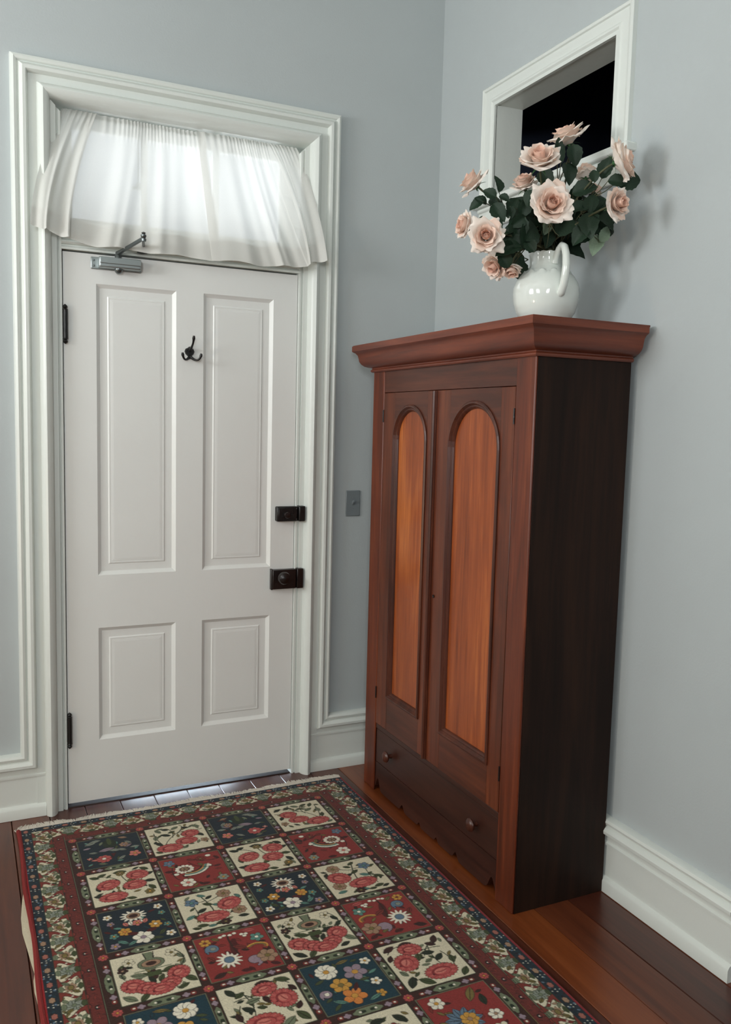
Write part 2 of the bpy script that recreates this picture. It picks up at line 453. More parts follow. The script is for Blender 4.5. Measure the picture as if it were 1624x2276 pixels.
# tall windows the daylight comes through (outside the frame, seen only as reflections)
def tall_window(name, mp, a0, a1):
    e = empty(name, mp((a0 + a1) / 2, 0.9, 0), kind='structure')
    w, z0, z1 = .07, 1.74, 3.50
    for q in ((a0 - w, a0, z0 - w, z1 + w), (a1, a1 + w, z0 - w, z1 + w)): obj('window_stile', tbox(mp, *q), M['white'], e)
    for q in ((a0, a1, z0 - w, z0), (a0, a1, z1, z1 + w), (a0, a1, 2.59, 2.65)): obj('window_rail', tbox(mp, *q), M['white'], e)
    for t in (1, 2):
        a = a0 + (a1 - a0) * t / 3; obj('muntin', tbox(mp, a - .011, a + .011, z0, z1), M['white'], e)
    for z in (2.17, 3.07): obj('muntin', tbox(mp, a0, a1, z - .011, z + .011), M['white'], e)
def tbox(mp, a0, a1, z0, z1):
    p = mp(a0, z0, .062); q = mp(a1, z1, .085)
    return box(min(p[0], q[0]), max(p[0], q[0]), min(p[1], q[1]), max(p[1], q[1]), z0, z1)
leftmap = lambda a, Z, p: (-3.02 + p, -a, Z)
frontmap = lambda a, Z, p: (a, -6.42 + p, Z)
tall_window('window_3', leftmap, .79, 1.71); tall_window('window_4', leftmap, 2.59, 3.51); tall_window('window_5', frontmap, -2.16, -1.24)

# ------------------------------------------------------------------ the door
dr = empty('door_1', (0.455, 0, 0.019), kind='structure')
DX1, DZ0, DZ1, DT = 0.910, 0.019, 2.114, 0.045
cols = [(.112, .410), (.517, .805)]; rows = [(.260, .706), (.912, 2.008)]
def leaf():
    X = [-.0045, .112, .410, .517, .805, .9075]; Z = [DZ0, .260, .706, .912, 2.008, DZ1]
    V, F = [], []
    id_ = {}
    for kz in range(6):
        for kx in range(6):
            for s, y in enumerate((0.0, DT)):
                id_[kx, kz, s] = len(V); V.append((X[kx], y, Z[kz]))
    for i in range(5):
        for j in range(5):
            hole = i in (1, 3) and j in (1, 3)
            for s in (0, 1):
                if not hole: F.append((id_[i, j, s], id_[i + 1, j, s], id_[i + 1, j + 1, s], id_[i, j + 1, s]))
            if hole:
                for a, b_ in (((i, j), (i + 1, j)), ((i + 1, j), (i + 1, j + 1)), ((i + 1, j + 1), (i, j + 1)), ((i, j + 1), (i, j))):
                    F.append((id_[a + (0,)], id_[b_ + (0,)], id_[b_ + (1,)], id_[a + (1,)]))
    for i in range(5):
        for j in (0, 5): F.append((id_[i, j, 0], id_[i + 1, j, 0], id_[i + 1, j, 1], id_[i, j, 1])); F.append((id_[j, i, 0], id_[j, i + 1, 0], id_[j, i + 1, 1], id_[j, i, 1]))
    return V, F
obj('door_frame', leaf(), M['door'], dr)
for (x0, x1) in cols:
    for (z0, z1) in rows:
        rings = [(0, .0), (.010, .009), (.014, .012), (.041, .012), (.045, .0088), (.050, .0088), (.0512, .0094), (.0524, .0088), (.062, .0080)]
        V, F = [], []
        for d, y in rings: V += [(x0 + d, y, z0 + d), (x1 - d, y, z0 + d), (x1 - d, y, z1 - d), (x0 + d, y, z1 - d)]
        for r_ in range(len(rings) - 1):
            for e_ in range(4): F.append((r_ * 4 + e_, r_ * 4 + (e_ + 1) % 4, r_ * 4 + 4 + (e_ + 1) % 4, r_ * 4 + 4 + e_))
        nn = (len(rings) - 1) * 4; F.append((nn, nn + 1, nn + 2, nn + 3))
        b0 = len(V); V += [(x0, .03, z0), (x1, .03, z0), (x1, .03, z1), (x0, .03, z1)]; F.append((b0 + 3, b0 + 2, b0 + 1, b0))
        for e_ in range(4): F.append((e_, (e_ + 1) % 4, b0 + (e_ + 1) % 4, b0 + e_))
        obj('door_panel', (V, F), M['door'], dr)
# hinges
for zm in (1.852, .315):
    h = obj('hinge', join(tube([(0.001, -.011, zm - .050), (0.001, -.011, zm + .050)], .0092, 12), box(-.016, .0, -.006, .002, zm - .045, zm + .045)), M['black'], dr, smooth=True)
    for s in (1, -1):
        pf = [(.0092, 0), (.0100, .003), (.006, .007), (.009, .012), (.007, .017), (.001, .022)]
        obj('finial', lathe([(r_, s * (q + .050)) for r_, q in pf], (0.001, -.011, zm), 'z', 12), M['black'], h, smooth=True)
# night latch and rim lock
l1 = obj('night_latch', join(box(.822, .914, -.030, 0, 1.104, 1.166)), M['black'], dr, bevel=.005)
obj('latch_cover', box(.829, .895, -.033, -.030, 1.110, 1.160), M['black'], l1, bevel=.003)
obj('thumb_turn', lathe([(.014, 0), (.014, -.010), (.012, -.013), (.001, -.014)], (.864, -.033, 1.132), 'y', 20), M['brownblack'], l1, smooth=True)
for x in (.829, .829, .908, .908): obj('screw', lathe([(.003, 0), (.0025, -.0015), (.0005, -.002)], (x, -.031, 1.113 if rnd.random() > .5 else 1.157), 'y', 8), M['steel'], l1, smooth=True)
obj('latch_lever', box(.880, .894, -.040, -.032, 1.129, 1.135), M['black'], l1, bevel=.002)
l2 = obj('rim_lock', join(box(.808, .912, -.028, 0, .819, .901)), M['brownblack'], dr, bevel=.003)
obj('lock_edge', box(.804, .811, -.022, 0, .816, .904), M['brownblack'], l2, bevel=.002)
obj('lock_knob', lathe([(.012, 0), (.010, -.012), (.016, -.020), (.025, -.030), (.027, -.040), (.023, -.050), (.012, -.056), (.001, -.058)], (.845, -.026, .872), 'y', 28), M['brownblack'], l2, smooth=True)
obj('keyhole', lathe([(.005, 0), (.005, -.003), (.001, -.003)], (.861, -.0285, .838), 'y', 12), M['black'], l2)
k1 = obj('latch_keeper', box(.916, .944, -.040, -.0, 1.104, 1.168), M['black'], cas, bevel=.004)
k2 = obj('lock_keeper', box(.914, .942, -.034, -.0, .819, .903), M['brownblack'], cas, bevel=.003)
obj('threshold', box(-.0065, .9095, .001, .24, -.02, .003), M['sill_wood'], cas, bevel=.003)

# ------------------------------------------------------------------ door closer
dc = empty('door_closer', (0.187, 0, 2.06), label='grey metal door closer with folding arm at the top of the white door', cat='door closer')
obj('back_plate', box(.093, .276, -.006, 0, 2.060, 2.104), M['alu'], dc, bevel=.003)
obj('closer_body', box(.117, .270, -.044, -.006, 2.064, 2.103), M['alu'], dc, bevel=.006, bseg=3)
obj('closer_cover', box(.120, .268, -.049, -.044, 2.078, 2.101), M['alu'], dc, bevel=.002)
for z in (2.092, 2.072): obj('screw', lathe([(.004, 0), (.0035, -.002), (.001, -.003)], (.104, -.006, z), 'y', 10), M['steel'], dc, smooth=True)
obj('spindle_cap', lathe([(.016, 0), (.016, -.006), (.013, -.013), (.008, -.018), (.001, -.020)], (.190, -.025, 2.066), 'z', 18), M['steel'], dc, smooth=True)
obj('pivot', lathe([(.012, 0), (.012, .012), (.008, .018), (.008, .024), (.001, .026)], (.188, -.028, 2.100), 'z', 16), M['steel'], dc, smooth=True)
obj('main_arm', tube([(.186, -.028, 2.119), (.200, -.060, 2.128), (.254, -.160, 2.158)], [.010, .007, .007], 8), M['steel'], dc, smooth=True)
obj('elbow_joint', lathe([(.009, -.012), (.010, -.004), (.007, 0), (.010, .004), (.010, .010), (.006, .014), (.008, .018), (.001, .022)], (.255, -.162, 2.160), 'z', 14), M['steel'], dc, smooth=True)
obj('fore_arm', tube([(.255, -.160, 2.152), (.268, -.090, 2.150), (.276, -.050, 2.150)], [.006, .005, .006], 8), M['steel'], dc, smooth=True)
vf = ([(.258, -.028, 2.133), (.296, -.028, 2.133), (.284, -.050, 2.158), (.270, -.050, 2.158), (.258, -.012, 2.133), (.296, -.012, 2.133), (.290, -.012, 2.160), (.264, -.012, 2.160)],
      [(0, 1, 2, 3), (4, 7, 6, 5), (0, 4, 5, 1), (1, 5, 6, 2), (2, 6, 7, 3), (3, 7, 4, 0)])
obj('arm_bracket', vf, M['steel'], dc, bevel=.002)

# coat hook
hk = empty('coat_hook', (.462, 0, 1.772), label='black iron triple coat hook screwed to the middle stile of the door', cat='hook')
pl = [(.0, .026), (.008, .020), (.016, .016), (.020, .006), (.016, -.004), (.008, -.012), (.006, -.020), (0, -.024)]
outl = [(.462 + a, 1.774 + b_) for a, b_ in pl] + [(.462 - a, 1.774 + b_) for a, b_ in pl[::-1][1:-1]]
nn = len(outl)
vf = ([(x, -.0005, z) for x, z in outl] + [(.462 + (x - .462) * .8, -.008, 1.774 + (z - 1.774) * .8) for x, z in outl], [tuple(range(nn)), tuple(range(nn, 2 * nn))] + [(i, (i + 1) % nn, nn + (i + 1) % nn, nn + i) for i in range(nn)])
obj('back_plate', vf, M['black'], hk, smooth=True)
obj('upper_prong', tube(bez((.462, -.006, 1.782), (.464, -.030, 1.800), (.464, -.055, 1.800), (.464, -.062, 1.836), 10), [.007, .006, .0055, .005, .0045, .004, .004, .004, .0045, .006, .004], 10), M['black'], hk, smooth=True)
for s in (-1, 1):
    obj('lower_prong', tube(bez((.462, -.006, 1.762), (.462 + s * .018, -.026, 1.738), (.462 + s * .034, -.038, 1.742), (.462 + s * .037, -.040, 1.772), 10), [.006, .0055, .005, .0045, .004, .004, .004, .004, .0045, .006, .004], 10), M['black'], hk, smooth=True)

# light switch
sw = empty('light_switch', (1.178, 0, 1.117), label='grey painted toggle light switch plate on the wall between door and wardrobe', cat='light switch')
obj('switch_plate', box(1.1435, 1.2110, -.006, 0, 1.1165, 1.2285), M['plate'], sw, bevel=.003)
obj('toggle', ([(1.172, -.006, 1.164), (1.182, -.006, 1.164), (1.182, -.006, 1.182), (1.172, -.006, 1.182), (1.173, -.018, 1.180), (1.181, -.018, 1.180), (1.181, -.016, 1.188), (1.173, -.016, 1.188)],
    [(0, 3, 2, 1), (4, 5, 6, 7), (0, 1, 5, 4), (1, 2, 6, 5), (2, 3, 7, 6), (3, 0, 4, 7)]), M['plate'], sw, bevel=.001)
for z in (1.1475, 1.1975): obj('screw', lathe([(.003, 0), (.0025, -.0012), (.0005, -.0015)], (1.177, -.006, z), 'y', 8), M['plate'], sw, smooth=True)

# ------------------------------------------------------------------ curtain over the transom
cu = empty('curtain', (0.46, 0.0, 2.625), label='white sheer gathered valance curtain hung over the glass above the door', cat='curtain')
obj('curtain_rod', tube([(-.006, .055, 2.608), (.913, .055, 2.608)], .006, 10), M['white'], cu, smooth=True)
def interp(x, xs, ys): return float(np.interp(x, xs, ys))
BX = ([0, .08, .16, .3, .5, .7, .85, .95, 1.0], [-.116, -.050, .035, .19, .46, .73, .905, .962, .984])
BZ = ([0, .06, .14, .22, .5, .75, .86, .94, 1.0], [2.170, 2.162, 2.142, 2.130, 2.124, 2.122, 2.140, 2.158, 2.166])
def panel(s0, s1, seed, dy, nf, n=170, rowz=30):
    r = random.Random(seed)
    ph = [r.uniform(0, 6.28) for _ in range(6)]
    V, F, H = [], [], []
    def pt(s, t, extra=0.0):
        xt = .003 + .905 * s; xb = interp(s, *BX); zb = interp(s, *BZ) + .004 * math.sin(nf * 6.28 * s + ph[0])
        e = t ** 1.35
        x = xt + (xb - xt) * (1 - (1 - t) ** 1.6 if s < .14 or s > .86 else e)
        z = 2.627 + (zb - 2.627) * t
        ws = s + .035 * math.sin(7 * s + ph[1]) + .02 * math.sin(17 * s + ph[2])
        big = .45 + .55 * math.sin(nf * 6.283 * ws + ph[3]); small = math.sin(nf * 2.7 * 6.283 * ws + ph[4])
        fine = math.sin(60 * 6.283 * ws + ph[5])
        y0 = .050 - .125 * (t ** .8)
        y0 -= .020 * math.exp(-((s) / .10) ** 2) * t + .014 * math.exp(-((1 - s) / .08) ** 2) * t
        y = y0 - (.017 * t ** .6) * big * (1.3 if s > .9 or s < .15 else 1) - .003 * small * (.4 + .6 * t) - .0035 * fine * max(0, 1 - t * 5.5)
        x += .006 * math.cos(nf * 6.283 * ws + ph[3]) * t
        return (x, y + dy + extra, z)
    for i in range(n + 1):
        s = s0 + (s1 - s0) * i / n
        for j in range(rowz + 1): V.append(pt(s, j / rowz))
    for i in range(n):
        for j in range(rowz): a = i * (rowz + 1) + j; F.append((a, a + 1, a + rowz + 2, a + rowz + 1))
    Hv, Hf = [], []
    for i in range(n + 1):
        s = s0 + (s1 - s0) * i / n
        for j in range(6): Hv.append(pt(s, .845 + .155 * j / 5, .0025))
    for i in range(n):
        for j in range(5): a = i * 6 + j; Hf.append((a, a + 1, a + 7, a + 6))
    return (V, F), (Hv, Hf)
for (s0, s1, sd, dy, nf) in ((0.0, .135, 4, -.010, 14), (.10, .575, 9, .0, 6), (.545, 1.0, 23, -.012, 7)):
    pv, hv = panel(s0, s1, sd, dy, nf, n=int(60 + 280 * (s1 - s0)))
    pn = obj('curtain_panel', pv, M['sheer'], cu, smooth=True, recalc=False)
    obj('hem', hv, M['hem'], pn, smooth=True, recalc=False)

# ------------------------------------------------------------------ wardrobe
XF, XB, U0, U1, WH, WC = 1.1701, 1.5300, 0.1959, 1.2838, 1.7400, 1.8300
wfm = lambda u, z, p: (XF - p, -u, z)
wd = empty('wardrobe', (1.35, -0.74, 0), label='tall antique walnut wardrobe with two arched-panel doors and one drawer against the right wall', cat='wardrobe')
def wbox(u0, u1, z0, z1, p0, p1): return box(XF - p1, XF - p0, -u1, -u0, z0, z1)
obj('corner_post', wbox(U0, .293, 0, WH, -.008, 0), M['wood_post'], wd, bevel=.004)
obj('corner_post', wbox(1.187, U1, 0, WH, -.009, 0), M['wood_post'], wd, bevel=.005, bseg=3)
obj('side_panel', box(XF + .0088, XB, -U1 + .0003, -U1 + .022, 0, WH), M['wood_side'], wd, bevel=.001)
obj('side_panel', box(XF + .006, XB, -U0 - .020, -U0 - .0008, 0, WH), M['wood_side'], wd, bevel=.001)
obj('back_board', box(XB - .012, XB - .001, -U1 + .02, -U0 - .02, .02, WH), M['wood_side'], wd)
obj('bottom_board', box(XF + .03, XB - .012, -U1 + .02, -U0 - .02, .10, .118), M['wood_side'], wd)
obj('frieze_rail', wbox(.293, 1.187, 1.641, WH, -.026, -.003), M['wood_rail'], wd, bevel=.001)
obj('lower_rail', wbox(.293, 1.187, .268, .288, -.026, -.004), M['wood_drawer'], wd, bevel=.002)

def arch_pts(h0, h1, zb, zt, n=22):
    r_ = (h1 - h0) / 2; zs = zt - r_; cu_ = (h0 + h1) / 2
    pts = [(h0, zb), (h0, (zb + zs) / 2), (h0, zs)]
    pts += [(cu_ - r_ * math.cos(math.pi * i / n), zs + r_ * math.sin(math.pi * i / n)) for i in range(1, n)]
    return pts + [(h1, zs), (h1, (zb + zs) / 2), (h1, zb)]

def ward_door(u0, u1, h0, h1, zt, label=None):
    z0, z1, zb, P0, P1 = .290, 1.639, .425, -.024, -.001
    stiles = join(wbox(u0, h0, z0, z1, P0, P1), wbox(h1, u1, z0, z1, P0, P1))
    d = obj('wardrobe_door', stiles, M['wood_frame'], wd, bevel=.0012, bseg=1)
    obj('bottom_rail', wbox(h0, h1, z0, zb, P0, P1 - .0003), M['wood_rail'], d)
    ap = arch_pts(h0, h1, zb, zt)[2:-2]
    V, F = [], []
    for p in (P1 - .0003, P0):
        for u, z in ap: V += [wfm(u, z, p), wfm(u, z1, p)]
    n = len(ap)
    for k in range(n - 1):
        F.append((2 * k, 2 * k + 1, 2 * k + 3, 2 * k + 2)); b_ = 2 * n
        F.append((b_ + 2 * k, b_ + 2 * k + 2, b_ + 2 * k + 3, b_ + 2 * k + 1))
        F.append((2 * k, 2 * k + 2, b_ + 2 * k + 2, b_ + 2 * k)); F.append((2 * k + 1, b_ + 2 * k + 1, b_ + 2 * k + 3, 2 * k + 3))
    obj('arched_rail', (V, F), M['wood_rail'], d)
    prof = [(-.004, -.001), (-.004, .003), (.000, .0065), (.005, .0065), (.008, .002), (.011, -.002), (.015, -.001), (.018, -.004), (.022, -.011), (.022, -.018), (0, -.018)]
    sg = sweep(arch_pts(h0, h1, zb, zt), prof, wfm, cyclic=True)
    obj('panel_moulding', join(*sg), M['wood_mould'], d, smooth=True)
    ins = arch_pts(h0 + .012, h1 - .012, zb + .012, zt - .012)
    nn = len(ins)
    vf = ([wfm(u, z, -.0125) for u, z in ins] + [wfm(u, z, -.020) for u, z in ins], [tuple(range(nn)), tuple(range(nn, 2 * nn))] + [(i, (i + 1) % nn, nn + (i + 1) % nn, nn + i) for i in range(nn)])
    obj('arched_panel', vf, M['wood_panel'], d)
    return d
d1 = ward_door(.2945, .704, .388, .646, 1.588)
d2 = ward_door(.706, 1.1855, .806, 1.112, 1.596)
obj('astragal', join(wbox(.692, .718, .292, 1.637, -.001, .005), tube([(XF - .006, -.705, .292), (XF - .006, -.705, 1.637)], .0075, 10)), M['wood_mould'], d1, smooth=True)
for dd, uh in ((d1, .2935), (d2, 1.186)):
    for z in (1.549, .420):
        obj('hinge', tube([wfm(uh, z - .024, .0015), wfm(uh, z + .024, .0015)], .0028, 8), M['brownblack'], dd, smooth=True)
obj('escutcheon', lathe([(.006, 0), (.006, -.0025), (.003, -.003), (.001, -.001)], wfm(.735, .905, 0), 'x', 14), M['brownblack'], d2, smooth=True)

drw = obj('drawer', wbox(.2955, 1.1845, .1275, .2665, -.026, -.006), M['wood_drawer'], wd, bevel=.001)
for u in (.431, 1.058):
    obj('knob', lathe([(.009, 0), (.008, -.010), (.011, -.015), (.020, -.020), (.0225, -.026), (.019, -.032), (.010, -.036), (.001, -.037)], (XF + .006, -u, .196), 'x', 24), M['wood_mould'], drw, smooth=True)
# scalloped apron
V, F = [], []; N = 150
for i in range(N + 1):
    u = .293 + .894 * i / N
    z = .010 + sum(a * math.exp(-((u - c_) / s_) ** 2) for c_, a, s_ in ((.318, .050, .018), (1.158, .050, .020), (.534, .026, .015), (.934, .026, .015), (.672, .018, .010), (.800, .018, .010)))
    for p in (-.006, -.024): V += [wfm(u, z, p), wfm(u, .126, p)]
for i in range(N):
    a = 4 * i; b_ = a + 4
    F += [(a, a + 1, b_ + 1, b_), (a + 2, b_ + 2, b_ + 3, a + 3), (a, b_, b_ + 2, a + 2), (a + 1, a + 3, b_ + 3, b_ + 1)]
F += [(0, 1, 3, 2), (4 * N, 4 * N + 2, 4 * N + 3, 4 * N + 1)]
obj('scalloped_apron', (V, F), M['wood_drawer'], wd)
# cornice
cp = [(-.02, 1.724), (.006, 1.724), (.010, 1.728), (.010, 1.733), (.005, 1.737), (.006, 1.741), (.017, 1.743), (.030, 1.748), (.040, 1.757), (.046, 1.768), (.048, 1.780), (.051, 1.792), (.058, 1.801), (.0665, 1.806), (.069, 1.808), (.069, WC - .001), (-.02, WC - .001)]
corner = lambda o_: [(XB + .0, -(U0 - o_)), (XF - o_, -(U0 - o_)), (XF - o_, -(U1 + o_)), (XB + .0, -(U1 + o_))]
rings = [[(corner(o_)[i][0], corner(o_)[i][1], z) for o_, z in cp] for i in range(4)]
kk = len(cp)
for i in range(3):
    vf = (rings[i] + rings[i + 1], [(j, (j + 1) % kk, kk + (j + 1) % kk, kk + j) for j in range(kk)] + [tuple(range(kk)), tuple(range(kk, 2 * kk))])
    obj('cornice_moulding', vf, M['wood_cornice'] if i == 1 else M['wood_cornice_side'], wd, smooth=True)
obj('top_board', box(XF - .066, XB + .006, -(U1 + .066), -(U0 - .066), WC - .004, WC + .002), M['wood_top'], wd, bevel=.001)
WC += .002

# ------------------------------------------------------------------ white pitcher
VX, VY = 1.350, -1.075
pit = empty('pitcher', (VX, VY, WC), label='white glazed round pitcher with a loop handle on top of the wardrobe', cat='pitcher')
prof = [(.0, .003), (.050, .003), (.055, 0), (.060, .002), (.064, .010), (.078, .026), (.093, .050), (.1015, .078), (.1050, .105), (.1045, .125), (.099, .143), (.089, .160), (.079, .1715), (.0765, .1745), (.0735, .1745), (.066, .181), (.060, .188), (.0565, .196), (.0555, .206), (.0555, .214), (.0565, .223), (.0590, .231), (.0585, .234), (.0560, .234), (.0530, .224), (.0520, .20), (.060, .180), (.090, .150), (.098, .110), (.085, .050), (.0, .02)]
V, F = [], []; N = 96
for i, (r_, h_) in enumerate(prof):
    for k in range(N):
        a = 2 * math.pi * k / N
        rr, hh = r_, h_
        if 13 <= i <= 14: hh += .0035 * math.cos(13 * a)
        if 17 <= i <= 23: rr *= 1 + .016 * abs(math.cos(9 * a)) * (1 if i > 18 else .5); hh += .0025 * abs(math.cos(9 * a)) * (i >= 21)
        V.append((VX + rr * math.cos(a), VY + rr * math.sin(a), WC + hh))
for i in range(len(prof) - 1):
    for k in range(N): F.append((i * N + k, i * N + (k + 1) % N, (i + 1) * N + (k + 1) % N, (i + 1) * N + k))
pb = obj('pitcher_body', (V, F), M['ceramic'], pit, smooth=True)
hd = Vector((-.20, -.98, 0)).normalized()
hp = [(.053, .200), (.064, .222), (.080, .238), (.099, .244), (.117, .235), (.129, .211), (.133, .180), (.129, .148), (.120, .122), (.108, .104), (.099, .094)]
hp2 = []
for i in range(len(hp) - 1):
    for t in (0, .5): hp2.append((hp[i][0] * (1 - t) + hp[i + 1][0] * t, hp[i][1] * (1 - t) + hp[i + 1][1] * t))
hp2.append(hp[-1])
obj('handle', tube([Vector((VX, VY, WC + h_)) + hd * r_ for r_, h_ in hp2], [.013] + [.0098 + .004 * (i / len(hp2)) for i in range(len(hp2) - 2)] + [.009], 14), M['ceramic'], pit, smooth=True)

# ------------------------------------------------------------------ roses
ROSES=[
((1.3671,-1.1165,2.4239),(-0.4053,0.0167,0.9140),0.0644,1.00,'pale pink rose bloom at the very top of the bouquet'),
((1.2314,-1.1748,2.3205),(-0.4562,-0.5643,0.6880),0.0646,1.00,'cream pink rose just below and left of the topmost rose'),
((1.4352,-1.3062,2.3118),(0.7329,-0.5820,0.3524),0.0612,1.10,'white rose at the upper right of the bouquet, beside the window casing'),
((1.1545,-0.9176,2.3035),(-0.7403,0.2301,0.6317),0.0581,0.90,'pale peach rose at the upper left edge of the bouquet'),
((1.2765,-1.0329,2.2889),(-0.4532,-0.2844,0.8449),0.0513,0.80,'pink cupped rose directly under the cream pink rose left of centre'),
((1.2159,-1.2627,2.1662),(-0.3777,-0.9040,0.2005),0.0655,1.05,'large open pink rose facing front in the centre of the bouquet'),
((1.3770,-1.3617,2.1657),(0.1444,-0.9886,0.0426),0.0520,0.95,'pink rose at the right edge of the bouquet, below the white rose'),
((1.1010,-0.9651,2.1495),(-0.9949,0.0777,0.0650),0.0499,0.90,'small peach rose seen from the side at the far left edge'),
((1.0804,-1.1297,2.0835),(-0.5561,-0.8311,-0.0021),0.0620,1.05,'big peach rose facing front at the lower left of the bouquet'),
((1.1745,-1.0371,2.0176),(-0.8207,-0.1275,-0.5570),0.0481,1.00,'drooping pale rose under the big peach rose at lower left'),
((1.2110,-1.0786,2.0011),(-0.2199,-0.2822,-0.9338),0.0393,0.85,'small rose hanging down against the left side of the white pitcher'),
((1.4551,-1.1138,2.3250),(0.1752,0.1552,0.9722),0.0456,0.80,'pale cream rose half hidden behind leaves right of centre'),
((1.4390,-1.1809,2.2535),(0.2307,-0.2579,0.9382),0.0335,0.70,'dusky pink bud-like rose behind the stems right of centre'),
]
